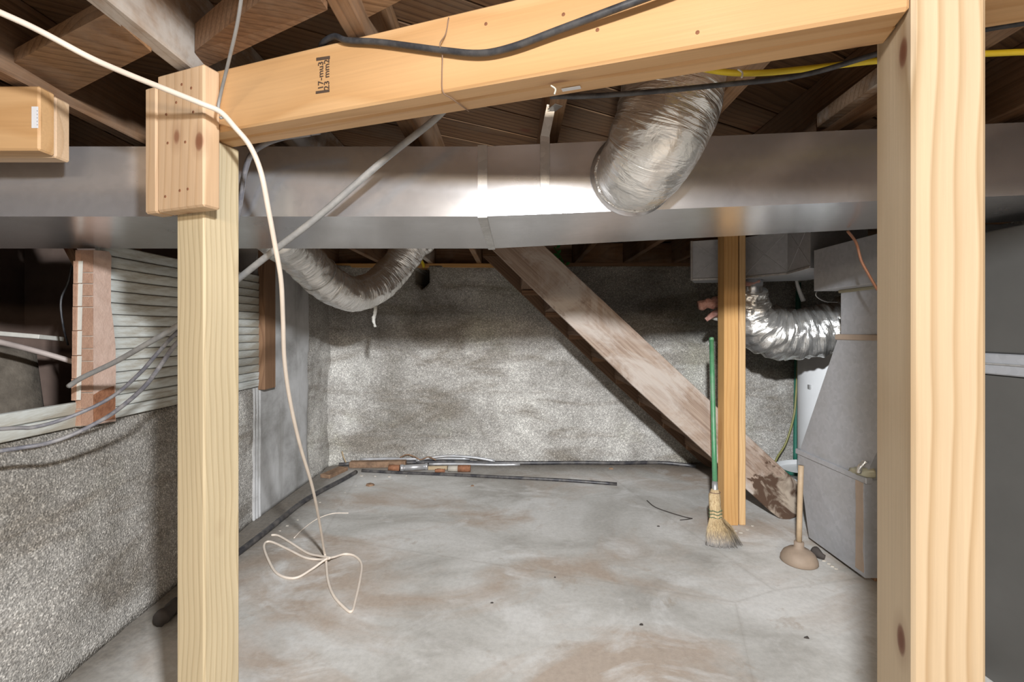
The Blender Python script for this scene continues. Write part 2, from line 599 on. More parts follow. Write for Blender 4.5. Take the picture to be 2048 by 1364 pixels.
M['galv_dull'] = mat_galv('dull_galvanised', (0.42, 0.43, 0.455), 0.48, 0.3, 0.4, (0.31, 0.30, 0.275), 0.6)
M['strap'] = mat_galv('galvanised_strap', (0.62, 0.62, 0.62), 0.35, 0.7, 0.3)
M['foil'] = mat_foil('foil_sleeve')
M['siding'] = mat_siding('peeling_white_siding')
M['brick_roll'] = mat_emul('faded_brick_roll', (0.33, 0.19, 0.13), (0.44, 0.28, 0.20), 22)
M['brick_face'] = mat_emul('pinkish_roll_face', (0.43, 0.30, 0.24), (0.54, 0.40, 0.335), 14)
M['mortar'] = mat_plain('mortar_line', (0.58, 0.50, 0.42), 0.8)
M['white_edge'] = mat_plain('white_edge', (0.66, 0.64, 0.58), 0.8)
M['cord'] = mat_plain('cream_cord', (0.80, 0.70, 0.60), 0.5, 0, 0.15)
M['cable_black'] = mat_plain('black_cable', (0.04, 0.042, 0.05), 0.5, 0, 0.4, 40, 0, (0.18, 0.175, 0.17), 0.3)
M['cable_grey'] = mat_plain('grey_cable', (0.30, 0.30, 0.30), 0.5, 0, 0.25, 30, 0, (0.45, 0.43, 0.40), 0.4)
M['cable_slate'] = mat_plain('slate_cable', (0.15, 0.15, 0.175), 0.5, 0, 0.25, 30, 0, (0.40, 0.38, 0.36), 0.5)
M['yellow'] = mat_plain('yellow_cable', (0.80, 0.60, 0.03), 0.45, 0, 0.15)
M['copper'] = mat_plain('copper_wire', (0.42, 0.20, 0.12), 0.5, 0.3, 0.3)
M['wire'] = mat_plain('thin_brown_wire', (0.30, 0.20, 0.14), 0.6, 0.2)
M['pipe_black'] = mat_plain('black_poly_pipe', (0.035, 0.034, 0.04), 0.4, 0, 0.4, 20, 0, (0.16, 0.145, 0.13), 0.55)
M['pipe_grey'] = mat_plain('grey_conduit', (0.52, 0.53, 0.55), 0.4, 0.5, 0.25, 20, 0, (0.35, 0.30, 0.26), 0.4)
M['pipe_pink'] = mat_plain('dusty_pipe', (0.46, 0.39, 0.36), 0.6, 0, 0.25)
M['rust'] = mat_emul('rusty_iron', (0.16, 0.065, 0.035), (0.33, 0.155, 0.085), 30)
M['rotten'] = mat_emul('rotten_board', (0.12, 0.075, 0.05), (0.30, 0.19, 0.12), 18)
M['cardboard'] = mat_plain('tan_scrap', (0.42, 0.32, 0.20), 0.8)
M['green'] = mat_plain('green_paint', (0.075, 0.27, 0.12), 0.4, 0, 0.25, 15, 0, (0.30, 0.36, 0.28), 0.3)
M['green_dark'] = mat_plain('dark_green_pipe', (0.02, 0.13, 0.09), 0.45, 0, 0.25)
M['leaf'] = mat_plain('leaf_green', (0.05, 0.26, 0.05), 0.6)
M['hose_olive'] = mat_plain('olive_hose', (0.22, 0.21, 0.07), 0.5)
M['white'] = mat_plain('white_enamel', (0.72, 0.72, 0.72), 0.4, 0, 0.08, 5)
M['straw'] = mat_straw('broom_straw')
M['twine'] = mat_plain('green_twine', (0.10, 0.16, 0.09), 0.8)
M['label_pale'] = mat_plain('pale_sticker', (0.72, 0.72, 0.74), 0.5, 0, 0.05)
M['plunger_stick'] = mat_plain('plunger_wood', (0.50, 0.37, 0.24), 0.6, 0, 0.25, 20)
M['rubber'] = mat_plain('dusty_rubber', (0.33, 0.25, 0.185), 0.7, 0, 0.25, 9)
M['cabinet'] = mat_plain('grey_cabinet', (0.115, 0.112, 0.105), 0.4, 0.2, 0.15, 4)
M['insul'] = mat_emul('pink_insulation', (0.40, 0.17, 0.14), (0.66, 0.42, 0.36), 40)
M['fluff'] = mat_plain('grey_fluff', (0.55, 0.54, 0.50), 0.9, 0, 0.3, 40)
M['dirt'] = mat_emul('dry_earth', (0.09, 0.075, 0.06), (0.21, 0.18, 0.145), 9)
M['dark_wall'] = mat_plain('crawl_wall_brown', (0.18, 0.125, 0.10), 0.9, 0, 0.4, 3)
M['ink'] = mat_plain('stamp_ink', (0.10, 0.065, 0.045), 0.7)
M['chip'] = mat_plain('dark_chip', (0.05, 0.04, 0.035), 0.8)
M['chip_pale'] = mat_plain('pale_chip', (0.46, 0.42, 0.36), 0.8)
M['tan_tape'] = mat_plain('tan_tape', (0.40, 0.31, 0.24), 0.6, 0, 0.2, 8)
M['olive_tape'] = mat_plain('olive_tape', (0.42, 0.40, 0.29), 0.4, 0.1, 0.2, 8)
M['zinc_bright'] = mat_galv('bright_collar', (0.75, 0.76, 0.78), 0.2, 0.9, 0.1)

# ------------------------------------------------------------------ setting
YB = 3.95        # back wall
XL = -1.58       # left wall face
ZJ = CAMZ + 0.576  # joist underside

# floor
fl = mk('floor', [(-1.75, -2.2, 0), (3.0, -2.2, 0), (3.0, 4.1, 0), (-1.75, 4.1, 0), (-1.75, -2.2, -.1), (3.0, -2.2, -.1), (3.0, 4.1, -.1), (-1.75, 4.1, -.1)],
        [(0, 1, 2, 3), (7, 6, 5, 4), (0, 4, 5, 1), (1, 5, 6, 2), (2, 6, 7, 3), (3, 7, 4, 0)], M['floor'], None, (0, 0, 0))
tag(fl, 'stained grey concrete basement floor', None, None, 'structure')


def grid_wall(name, nu, nv, fn, thick, mat, label, cell_mat=None, mats=None):
    verts, faces = [], []
    for j in range(nv + 1):
        for i in range(nu + 1):
            verts.append(fn(i / nu, j / nv))
    for j in range(nv):
        for i in range(nu):
            a = j * (nu + 1) + i
            faces.append((a, a + 1, a + nu + 2, a + nu + 1))
    nb = len(verts)
    # solid back
    cor = [0, nu, nv * (nu + 1) + nu, nv * (nu + 1)]
    for c in cor: verts.append(Vector(verts[c]) + Vector(thick))
    faces.append((nb, nb + 1, nb + 2, nb + 3))
    bot = list(range(0, nu + 1)); faces.append(tuple(bot) + (nb + 1, nb))
    top = [nv * (nu + 1) + i for i in range(nu + 1)]; faces.append(tuple(top) + (nb + 2, nb + 3))
    lef = [j * (nu + 1) for j in range(nv + 1)]; faces.append(tuple(lef) + (nb + 3, nb))
    rig = [j * (nu + 1) + nu for j in range(nv + 1)]; faces.append(tuple(rig) + (nb + 2, nb + 1))
    o = mk(name, verts, faces, mat, None, (0, 0, 0), True)
    if mats:
        for mm in mats: o.data.materials.append(mm)
        k = 0
        for p in o.data.polygons:
            p.material_index = cell_mat(p.center)
    tag(o, label, None, None, 'structure')
    return o


def nz(x, y, z): return noise.noise(Vector((x, y, z)))


def back_fn(u, v):
    x = -1.75 + u * 4.75; z = v * 1.705
    d = 0.05 * nz(x * 0.9, 3.1, z * 2.1) + 0.03 * nz(x * 3.1, 7.7, z * 4.3) + 0.006 * nz(x * 14, 1.1, z * 14)
    # ledge left by the form boards
    s = 1 / (1 + math.exp(-(z - 0.83 + 0.04 * nz(x * 2.2, 0, 5)) / 0.025))
    d -= 0.018 * s * (0.5 + 0.5 * nz(x * 1.2, 2, 2))
    s2 = 1 / (1 + math.exp(-(z - 1.02 + 0.03 * nz(x * 2.0, 4, 5)) / 0.03))
    d += 0.012 * s2
    d += 0.03 * max(0, 0.18 - z) / 0.18
    d += 0.10 * math.exp(-max(0.0, x + 1.60) / 0.07)
    # hole knocked through near the top
    hx, hz = (x + 0.80) / 0.060, (z - 1.615) / 0.095
    r = math.sqrt(hx * hx + hz * hz)
    y = YB - d
    if r < 1.0: y += 0.40
    elif r < 1.5: y += 0.03 * (1.5 - r)
    return Vector((x, y, z))


grid_wall('wall_back', 230, 84, back_fn, (0, 0.6, 0), M['rough'], 'rough grey pebbled concrete wall across the back',
          lambda c: 1 if (c.y > YB + 0.10 and abs(c.x + 0.80) < 0.1 and abs(c.z - 1.625) < 0.12) else 0, [M['dirt']])

Z_LOW = 0.805


def left_low_fn(u, v):
    y = -2.2 + u * (2.79 + 2.2); z = v * Z_LOW
    t = max(0.0, min(1.0, (2.7 - y) / 1.2))
    bulge = 0.10 * t * (1 - v) ** 0.8
    d = 0.016 * nz(2.2, y * 2.1, z * 3.0) + 0.006 * nz(8.1, y * 11, z * 11)
    return Vector((XL + d + bulge, y, z))


grid_wall('wall_left', 160, 26, left_low_fn, (-0.14, 0, 0), M['rough'], 'pale pebbled concrete knee wall under white siding')


def left_far_fn(u, v):
    y = 2.79 + u * (4.02 - 2.79); z = v * 1.705
    # a smooth concrete pier, then rough wall set back a little
    pier = 1 / (1 + math.exp((y - 3.46 - 0.03 * nz(0, z * 4, 3)) / 0.012))
    d = 0.028 * nz(4.2, y * 2.1, z * 2.2) * (1 - pier) + 0.006 * nz(3.1, y * 11, z * 11) * (1 - pier) + 0.004 * nz(1, y * 3, z * 2) * pier
    return Vector((XL + 0.012 * pier + d, y, z))


grid_wall('wall_left_pier', 60, 66, left_far_fn, (-0.3, 0, 0), M['rough'], 'smooth grey concrete pier in the back left corner',
          lambda c: 1 if c.y < 3.46 + 0.03 * nz(0, c.z * 4, 3) else 0, [M['smooth']])
# vertical ribbed joint at the start of the pier
jr = empty('trim_1', (XL, 2.79, 0), 'ribbed grey joint strip beside the concrete pier', None, None, 'structure')
for k in range(3):
    block('joint_rib', (XL - 0.01, 2.735 + k * 0.03, 0.0), (XL + 0.014, 2.752 + k * 0.03, 0.80), M['smooth'], jr, 0.004, 'Z')

rw = block('wall_right', (2.9, -2.2, 0), (3.05, 4.1, 1.9), M['rough'], None, 0.0, 'Y')
tag(rw, 'rough concrete wall behind the furnace', None, None, 'structure')

rb_ = block('wall_rear', (-3.6, -2.35, 0), (3.05, -2.2, 1.93), M['rough'], None, 0.0, 'X')
tag(rb_, 'rough concrete wall closing the basement behind', None, None, 'structure')

# siding: fifteen narrow boards, the two lowest run on under the crawl space opening
sd = empty('wall_siding', (XL, 1.66, Z_LOW), 'narrow horizontal white painted siding boards with peeling paint', None, None, 'structure')
NB = 15
hb = (1.482 - Z_LOW) / NB
for k in range(NB):
    y0 = -0.6 if k < 2 else (1.706 if k == NB - 1 else 1.66)
    z0 = Z_LOW + k * hb
    a = Vector((XL + 0.012, y0, z0 + hb / 2)); b = Vector((XL + 0.012, 2.775, z0 + hb / 2))
    o = board('siding_board', a, b, hb * 0.94, 0.018, M['siding'], sd, (1, 0, -0.10 - 0.04 * random.random()), 0.003, 0.003, 8)

# blocking in the far bays and earth of the crawl space
ce = empty('ceiling', (0, 1, 1.93), 'dark diagonal plank subfloor above the joists', None, None, 'structure')
ZS = ZJ + 0.19
dv = Vector((math.cos(math.radians(28)), math.sin(math.radians(28)), 0))
pv = Vector((-dv.y, dv.x, 0))
pw = 0.145
mid = Vector((0.0, 1.2, ZS + 0.012))
for k in range(-27, 28):
    c = mid + pv * (k * pw)
    # clip each plank to the room outline
    lo, hi = -9, 9
    for ax, mn, mx in ((0, -3.4, 3.0), (1, -2.2, 4.3)):
        t1, t2 = (mn - c[ax]) / dv[ax], (mx - c[ax]) / dv[ax]
        lo, hi = max(lo, min(t1, t2)), min(hi, max(t1, t2))
    if hi - lo < 0.1: continue
    board('subfloor_board', c + dv * lo, c + dv * hi, pw - 0.006, 0.022 + 0.002 * (k % 3), M['subfloor'], ce, (0, 0, 1), 0.002)

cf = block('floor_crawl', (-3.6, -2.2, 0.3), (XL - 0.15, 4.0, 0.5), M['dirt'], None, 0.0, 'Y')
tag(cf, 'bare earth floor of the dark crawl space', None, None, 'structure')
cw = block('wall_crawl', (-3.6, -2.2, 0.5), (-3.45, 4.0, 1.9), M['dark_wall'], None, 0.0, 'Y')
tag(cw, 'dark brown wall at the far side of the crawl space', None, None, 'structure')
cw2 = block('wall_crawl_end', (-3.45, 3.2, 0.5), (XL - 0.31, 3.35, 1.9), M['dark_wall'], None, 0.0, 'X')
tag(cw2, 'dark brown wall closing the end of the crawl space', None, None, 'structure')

# rim, sill plate on the back wall
sl = empty('trim_sill', (0.6, YB + 0.1, 1.70), 'brown timber sill plate along the top of the back wall', None, None, 'structure')
block('sill_plate', (-1.6, YB - 0.02, 1.690), (0.10, YB + 0.14, ZJ), M['stud'], sl, 0.003, 'X')
block('sill_plate', (0.10, YB - 0.035, 1.700), (2.9, YB + 0.14, ZJ + 0.002), M['old_stud'], sl, 0.003, 'X')
block('rim_joist', (-1.6, YB + 0.14, 1.70), (2.9, YB + 0.18, 1.93), M['joist'], sl, 0.003, 'X')
block('rim_blocking', (0.55, YB - 0.03, ZJ + 0.002), (1.75, YB + 0.02, 1.90), M['joist'], sl, 0.003, 'X')

# ------------------------------------------------------------------ joists
JX = [-2.45, -2.02, -1.60, -1.165, -0.73, -0.31, 0.11, 0.53, 0.95, 1.37, 1.79, 2.21, 2.63]
JL = {-1.165: 'brown floor joist passing just above the sawn beam stub', -0.31: 'floor joist crossing the beam where the black cable begins',
      0.11: 'floor joist that the galvanised hanger strap is nailed to', 0.53: 'floor joist on the yellow cable side of the fat foil duct'}
for i, x in enumerate(JX):
    mt = M['joist_pale'] if abs(x + 0.73) < .01 else (M['brace'] if x in (-0.31, 0.11, 0.53) else M['joist'])
    y1 = YB + 0.13 if x > -1.7 else 3.18
    o = board('floor_joist', (x, -2.1, ZJ + 0.095), (x, y1, ZJ + 0.095), 0.042, 0.19, mt, None, (0, 0, 1), 0.003, 0.003, 6)
    if abs(x + 0.73) < .01:
        tag(o, 'whitish weathered floor joist bearing on the short block over the pine post', 'joist')
    elif x in JL:
        tag(o, JL[x], 'joist', 'brown floor joists overhead')
    else:
        tag(o, 'old brown floor joist running overhead toward the back wall', 'joist', 'brown floor joists overhead')


def blocking(label, a0, a1, b0, b1, thk, mat):
    """flat board whose two ends are the edges a0-a1 and b0-b1"""
    a0, a1, b0, b1 = map(Vector, (a0, a1, b0, b1))
    u = Vector((0, 0, thk))
    o = hexa('blocking_board', [a0, a1, a1 + u, a0 + u], [b0, b1, b1 + u, b0 + u], mat)
    return tag(o, label, 'board', 'boards nailed between the joists')


blocking('brown board nailed flat between joists above the sawn beam stub', P(26, 126, 1.042), P(134, 191, 1.168), P(215, 25, 0.83), P(303, 104, 0.93), 0.03, M['brace'])
blocking('brown board nailed flat between joists just behind the top of the pine post', P(390, 102, 1.00), P(403, 140, 1.06), P(600, -60, 0.72), P(655, 20, 0.80), 0.06, M['joist'])
blocking('pinkish board nailed flat between joists above the beam', P(700, -20, 0.84), P(730, 38, 0.90), P(860, -110, 0.72), P(880, -40, 0.80), 0.03, M['brace'])
blocking('added pale strip repeating the lit lower edge of a joist beyond the foil flexible duct', (0.931, 1.353, 1.752), (0.898, 1.353, 1.752), (0.931, 1.02, 1.766), (0.898, 1.02, 1.766), 0.04, M['joist_pale'])  # added strip: its pale colour stands for light on the joist's lower edge

# ------------------------------------------------------------------ posts and beam
TH = math.radians(19.5)
U = Vector((math.cos(TH), -math.sin(TH), 0))   # along the beam to the right
NV = Vector((-math.sin(TH), -math.cos(TH), 0))  # front normal
PF = Vector((-0.697, 1.02, 0))                  # left post front-right corner
BZ0 = CAMZ + 0.437                              # beam underside at the left post


def upright(name, corner_fr, wu, dn, z0, z1, mat, parent=None, bev=0.004):
    c = corner_fr - U * wu / 2 - NV * dn / 2
    return board(name, c + Vector((0, 0, z0)), c + Vector((0, 0, z1)), wu, dn, mat, parent, NV, bev)


o = upright('timber_post', PF, 0.089, 0.089, 0.0, BZ0, M['post'])
tag(o, 'pale yellow treated pine post under the left end of the beam', 'post')

# big post to the right of the opening
RF = Vector((0.5154, 0.5906, 0))
o = upright('timber_post', RF + U * 0.0755, 0.0755, 0.113, 0.0, ZJ + 0.002, M['post_warm'])
tag(o, 'thick pale pine post with brown knots that the beam butts into', 'post')

# beam of two boards, butting into the right post
bm_root = empty('support_beam', PF + Vector((0, 0, BZ0)), 'orange fir beam of two planks carrying a black cable and a grade stamp', 'beam')
slope = -0.0165


def on_beam(t, dz, out=0.0):
    p = PF + U * t + NV * out
    return Vector((p.x, p.y, BZ0 + slope * t + dz))


tL, tR = -0.07, 1.2855
for k in range(2):
    a = on_beam(tL, 0.07, -0.019 - 0.0385 * k); b = on_beam(tR, 0.07, -0.019 - 0.0385 * k)
    board('beam_plank', a, b, 0.0378, 0.137 if k == 0 else 0.139, M['beam'], bm_root, (0, 0, 1), 0.004)
o = board('support_beam', on_beam(1.362, 0.07, -0.0385), on_beam(2.3, 0.07, -0.0385), 0.077, 0.14, M['beam'], None, (0, 0, 1), 0.004)
tag(o, 'short run of orange beam continuing past the thick right post', 'beam')

# short scab block of two boards over the joint
bk = empty('scab_block', PF + U * 0.052 + NV * 0.038 + Vector((0, 0, CAMZ + 0.2635)), 'short upright 2x8 block nailed over the beam end and post top', 'wood block')
fr = PF + U * 0.052 + NV * 0.0385
bk_planks = [upright('block_plank', fr, 0.146, 0.038, CAMZ + 0.2635, CAMZ + 0.567, M['block'], bk)]
upright('block_plank', fr - U * 0.1465 + NV * 0.0015, 0.038, 0.0395, CAMZ + 0.262, CAMZ + 0.545, M['block'], bk)
# nail heads
for (qx, qy) in ((364, 169), (383, 176), (387, 224), (333, 229), (371, 284), (336, 286), (360, 381), (331, 393), (376, 378), (353, 205)):
    kk = (qx - CX) / FPX
    tt = (kk * fr.y - fr.x) / (U.x - kk * U.y)
    c = fr + U * tt + NV * 0.0004
    c.z = CAMZ - (qy - CY) / FPX * c.y
    lathe('nail_head', [(0.0028, -0.002), (0.0028, 0.0008)], M['rust'], c, bk_planks[0], 8, NV)

# stub of the other beam at far left
st = empty('beam_stub', (-1.40, 1.10, CAMZ + 0.42), 'sawn end of an orange built-up beam with a white sticker', 'beam')
sy0 = 1.055
xe = (78 - CX) / FPX * sy0
zb, zt = CAMZ + (660 - 300) / FPX * sy0, CAMZ + (660 - 171) / FPX * sy0
block('beam_plank', (-2.3, sy0, zb), (xe, sy0 + 0.038, zt), M['beam'], st, 0.004, 'X')
block('beam_plank', (-2.3, sy0 + 0.039, zb - 0.002), (xe - 0.002, sy0 + 0.077, zt - 0.004), M['block'], st, 0.004, 'X')
a = P(63, 213, sy0 - 0.0012); b = P(81, 256, sy0 - 0.0012)
stk = block('sticker', (a.x, sy0 - 0.0012, b.z), (min(b.x, xe - 0.002), sy0 + 0.0005, a.z), M['label_pale'], st, 0.0)
for k in range(5):
    block('sticker_print', (a.x + 0.014, sy0 - 0.0018, b.z + 0.006 + k * 0.008), (min(b.x, xe - 0.002) - 0.001, sy0 - 0.001, b.z + 0.0085 + k * 0.008), M['cable_slate'], stk, 0.0)


# grade stamp on the beam: two bars and two rows of print running up the face
def beam_t(px):
    k = (px - CX) / FPX
    return (k * PF.y - PF.x) / (U.x - k * U.y)


def beam_pt(px, py, out=0.0):
    t = beam_t(px)
    p = PF + U * t
    z = CAMZ - (py - CY) / FPX * p.y
    q = p + NV * out
    return Vector((q.x, q.y, z))


def bar_on_beam(x0, y0, x1, y1, name):
    vs = [beam_pt(x0, y0 + 2, 0.0008), beam_pt(x1, y0 - 2, 0.0008), beam_pt(x1, y1 - 2, 0.0008), beam_pt(x0, y1 + 2, 0.0008)]
    bk2 = [v - NV * 0.002 for v in vs]
    hexa(name, vs, bk2, M['ink'], bm_root)


bar_on_beam(633, 114, 660, 120, 'stamp_bar')
bar_on_beam(632, 181, 659, 186, 'stamp_bar')


def text_mesh(name, body, size, mat, parent, matrix):
    cu = bpy.data.curves.new(name, 'FONT')
    cu.body = body; cu.size = size; cu.extrude = 0.0005
    cu.resolution_u = 2
    tmp = bpy.data.objects.new(name + '_src', cu)
    COL.objects.link(tmp)
    dg = bpy.context.evaluated_depsgraph_get()
    me = bpy.data.meshes.new_from_object(tmp.evaluated_get(dg))
    bpy.data.objects.remove(tmp); bpy.data.curves.remove(cu)
    me.materials.clear()
    return link_mesh(name, me, mat, parent, matrix)


for px, body in ((647, '17-mu3'), (659, '23 mm2')):
    p = beam_pt(px, 179, 0.0009)
    mx = Matrix((Vector((0, 0, 1)), -U, NV)).transposed().to_4x4()
    mx.translation = p
    text_mesh('stamp_print', body, 0.0185, M['ink'], bm_root, mx)
# wane marks / nail heads on the beam face
for (px, py) in ((972, 48), (1127, 29), (1195, 60), (1395, 65)):
    lathe('nail_head', [(0.003, -0.002), (0.003, 0.0008)], M['rust'], beam_pt(px, py), bm_root, 8, NV)
# pale staples under the beam
for px, py in ((1097, 160), (1480, 158)):
    c = beam_pt(px, py, -0.03) if px < 1200 else P(1480, 145, 0.80)
    tube('staple_tag', [c + Vector((-0.004, 0, 0.006)), c + Vector((0.004, 0, 0.0)), c + Vector((0.002, -0.002, -0.010))], 0.0016, M['white_edge'], bm_root, 6, 3)
a = beam_pt(1130, 177, -0.058)
board('label_strip', on_beam(beam_t(1108), -0.001, -0.055), on_beam(beam_t(1148), -0.001, -0.055), 0.010, 0.001, M['label_pale'], bm_root)

# middle post: a 4x4 with a 2x4 beside it
mp = empty('stud_post', (1.24, 2.71, 0), 'orange 4x4 post with a 2x4 beside it next to the broom', 'post')
block('post_timber', (1.230, 2.675, 0), (1.314, 2.762, ZJ), M['stud'], mp, 0.003, 'Z')
block('side_stud', (1.322, 2.678, 0), (1.3590, 2.760, ZJ), M['stud_pale'], mp, 0.004, 'Z')

# brown board fixed at the end of the siding
o = block('wall_stud', (XL + 0.012, 2.775, 0.785), (XL + 0.055, 2.90, 1.66), M['old_stud'], None, 0.003, 'Z')
tag(o, 'dark brown upright board at the end of the white siding', 'board')
o = block('wall_stud', (-1.70, 1.93, 1.483), (-1.655, 2.02, ZJ + 0.01), M['old_stud'], None, 0.003, 'Z')
tag(o, 'short brown stud standing on the top edge of the siding', 'board')
o = board('brown_lath', (-2.0, 1.9, ZJ + 0.03), P(165, 543, 1.80), 0.035, 0.02, M['old_stud'], None, (0, -1, 0))
tag(o, 'thin brown lath slanting down in the crawl space opening', 'board')

# faded brick-print roll siding strip
br = empty('brick_siding_strip', (XL + 0.03, 1.73, 0.80), 'faded brick-print siding strip with a wavy edge beside the opening', 'siding strip')


def onwall(px, py, X=XL + 0.032):
    Y = X * FPX / (px - CX)
    return Vector((X, Y, CAMZ - (py - CY) / FPX * Y))


def wall_plate(name, pix, x0, x1, mat, parent):
    A = [onwall(px, py, x1) for px, py in pix]
    B = [Vector((x0, v.y, v.z)) for v in A]
    n = len(A)
    fs = [tuple(range(n)), tuple(range(n, 2 * n))[::-1]] + [(i, (i + 1) % n, n + (i + 1) % n, n + i) for i in range(n)]
    return mk(name, A + B, fs, mat, parent)


wall_plate('roll_face', [(187, 500), (218, 503), (223, 512), (222, 560), (222, 610), (227, 650), (231, 690), (232, 740), (231, 800), (232, 842), (187, 850)],
           XL + 0.02, XL + 0.038, M['brick_face'], br)
wall_plate('stain_patch', [(187, 790), (200, 782), (228, 772), (231, 800), (230, 838), (187, 846)], XL + 0.03, XL + 0.0395, M['rust'], br)
ys = [499, 545, 567, 592, 614, 672, 697, 722, 785, 818, 852]
for i in range(len(ys) - 1):
    wall_plate('brick_course', [(162, ys[i] + 1.0), (186.5, ys[i] + 1.5), (186.5, ys[i + 1] - 0.8), (162, ys[i + 1] - 0.6)], XL + 0.02, XL + 0.040 + 0.001 * (i % 2), M['brick_roll'], br)
wall_plate('mortar_backing', [(161, 500), (187, 502), (187, 850), (161, 853)], XL + 0.018, XL + 0.036, M['mortar'], br)
ye = [522, 568, 614, 662, 712, 758, 802]
for i in range(len(ye) - 1):
    wall_plate('siding_end', [(154 - i * 0.8, ye[i]), (166 - i * 0.6, ye[i]), (164 - i * 0.6, ye[i + 1] - 1), (154 - i * 0.8, ye[i + 1] - 1)], XL + 0.019, XL + 0.032, M['brick_roll'], br)
    wall_plate('painted_edge', [(163.5 - i * 0.6, ye[i]), (166 - i * 0.6, ye[i]), (164.5 - i * 0.6, ye[i + 1] - 2), (162.5 - i * 0.6, ye[i + 1] - 2)], XL + 0.03, XL + 0.044, M['white_edge'], br)

# crawl space: earth bank, board and pipe on it
vs, fs = [], []
gx, gy = 22, 26
for j in range(gy + 1):
    for i in range(gx + 1):
        x = -2.08 - 1.3 * i / gx; y = 0.2 + 1.9 * j / gy
        edge = min(1.0, i / 2.0, (gy - j) / 1.5)
        z = 0.52 + (0.54 + 0.07 * min(1, i / 6) + 0.05 * nz(x * 2.5, y * 2.5, 4) + 0.02 * nz(x * 9, y * 9, 2)) * (1 if edge > 0.4 else edge)
        vs.append((x + 0.03 * nz(x, y * 6, 1), y, z))
for j in range(gy):
    for i in range(gx):
        a = j * (gx + 1) + i
        fs.append((a, a + 1, a + gx + 2, a + gx + 1))
o = mk('earth_bank', vs, fs, M['dirt'], None, None, True)
tag(o, 'bank of dry brown earth inside the crawl space opening', 'earth', None, 'stuff')
o = board('scrap_board', P(-330, 640, 2.2), P(104, 676, 2.35), 0.16, 0.022, M['white_edge'], None, (0, 0.1, 1))
tag(o, 'dusty pale board lying on the earth bank', 'board')
o = tube('old_pipe', [P(-900, 560, 1.30), P(-400, 615, 1.42), P(-80, 668, 1.62), P(60, 699, 1.80), P(158, 727, 1.90), P(210, 742, 1.97)], 0.011, M['pipe_pink'], None, 10, 4)
tag(o, 'dusty pinkish pipe crossing the crawl space opening', 'pipe')
o = tube('hanging_wire', [P(150, 490, 2.05), P(138, 560, 2.05), P(122, 600, 2.05), P(126, 650, 2.05), P(136, 690, 2.1)], 0.004, M['cable_black'], None, 6, 5)
tag(o, 'thin black wire hanging in the crawl space opening', 'wire')

# ------------------------------------------------------------------ stairs
sty, stt = 2.765, 0.04
stairs = empty('staircase', (1.6, 3.2, 0), 'old wooden basement stairs with a worn whitish stringer', 'stairs')


def stringer(px_poly, Y, thk, mat, name):
    A = [P(px, py, Y) for px, py in px_poly]
    return A


near = [P(940, 455, sty), P(1050, 455, sty), P(1095, 497, sty), P(1345, 731, sty), P(1598, 967, sty), P(1596, 1032, sty), P(1576, 1041, sty),
        P(1558, 1036, sty), P(1540, 1022, sty), P(1262, 768, sty)]
# the board's local X must follow the slope so the grain does
ang = math.atan2(-(967 - 497), 1598 - 1095)
rot = Matrix.Rotation(-ang, 4, 'Y')


def sloped_prism(name, poly, y0, y1, mat, parent):
    org = Vector(poly[0]); org.y = y0
    mx = Matrix.Translation(org) @ rot
    inv = mx.inverted()
    A = [inv @ Vector((p.x, y0, p.z)) for p in poly]
    B = [inv @ Vector((p.x, y1, p.z)) for p in poly]
    n = len(A)
    fs = [tuple(range(n)), tuple(range(n, 2 * n))[::-1]] + [(i, (i + 1) % n, n + (i + 1) % n, n + i) for i in range(n)]
    me = bpy.data.meshes.new(name)
    me.from_pydata(A + B, [], fs)
    bm = bmesh.new(); bm.from_mesh(me)
    bmesh.ops.recalc_face_normals(bm, faces=bm.faces)
    bmesh.ops.bevel(bm, geom=[e for e in bm.edges if len(e.link_faces) == 2], offset=0.003, segments=1, affect='EDGES')
    bm.to_mesh(me); bm.free()
    return link_mesh(name, me, mat, parent, mx)


sn = sloped_prism('stringer', near, sty, sty + stt, M['stringer'], stairs)
sn['label'] = 'worn whitish stair stringer with rotten foot'
far_s = sloped_prism('stringer', near, 3.80, 3.84, M['tread'], stairs)
# treads between the stringers
c0 = P(1567, 1000, sty); c1 = P(1040, 505, sty)
NT = 8
for k in range(NT):
    t = (k + 0.55) / (NT + 0.2)
    x = c0.x + (c1.x - c0.x) * t; z = c0.z + (c1.z - c0.z) * t
    jit = 0.004 * math.sin(k * 2.1)
    block('tread', (x - 0.11, sty + stt + 0.001, z - 0.02 + jit), (x + 0.115, 3.799, z + 0.017 + jit), M['tread'], stairs, 0.003, 'Y')
    block('riser', (x - 0.112, sty + stt + 0.002, z + 0.0175 + jit), (x - 0.093, 3.798, z + 0.158 + jit), M['tread'], stairs, 0.002, 'Y')
# cleats under the treads along the far stringer
for k in range(NT):
    t = (k + 0.55) / (NT + 0.2)
    x = c0.x + (c1.x - c0.x) * t; z = c0.z + (c1.z - c0.z) * t
    block('cleat', (x - 0.10, 3.76, z - 0.062), (x + 0.09, 3.799, z - 0.022), M['old_stud'], stairs, 0.002, 'X')

# ------------------------------------------------------------------ main duct
DY = 1.22
zb0, zt0 = CAMZ + 227 / FPX * DY, CAMZ + 367 / FPX * DY
YBK = DY * 1.393
duct = empty('sheet_metal_duct', (0, 1.45, zb0), 'long shiny rectangular galvanised duct hung under the joists', 'duct')
xs = (965 - CX) / FPX * DY


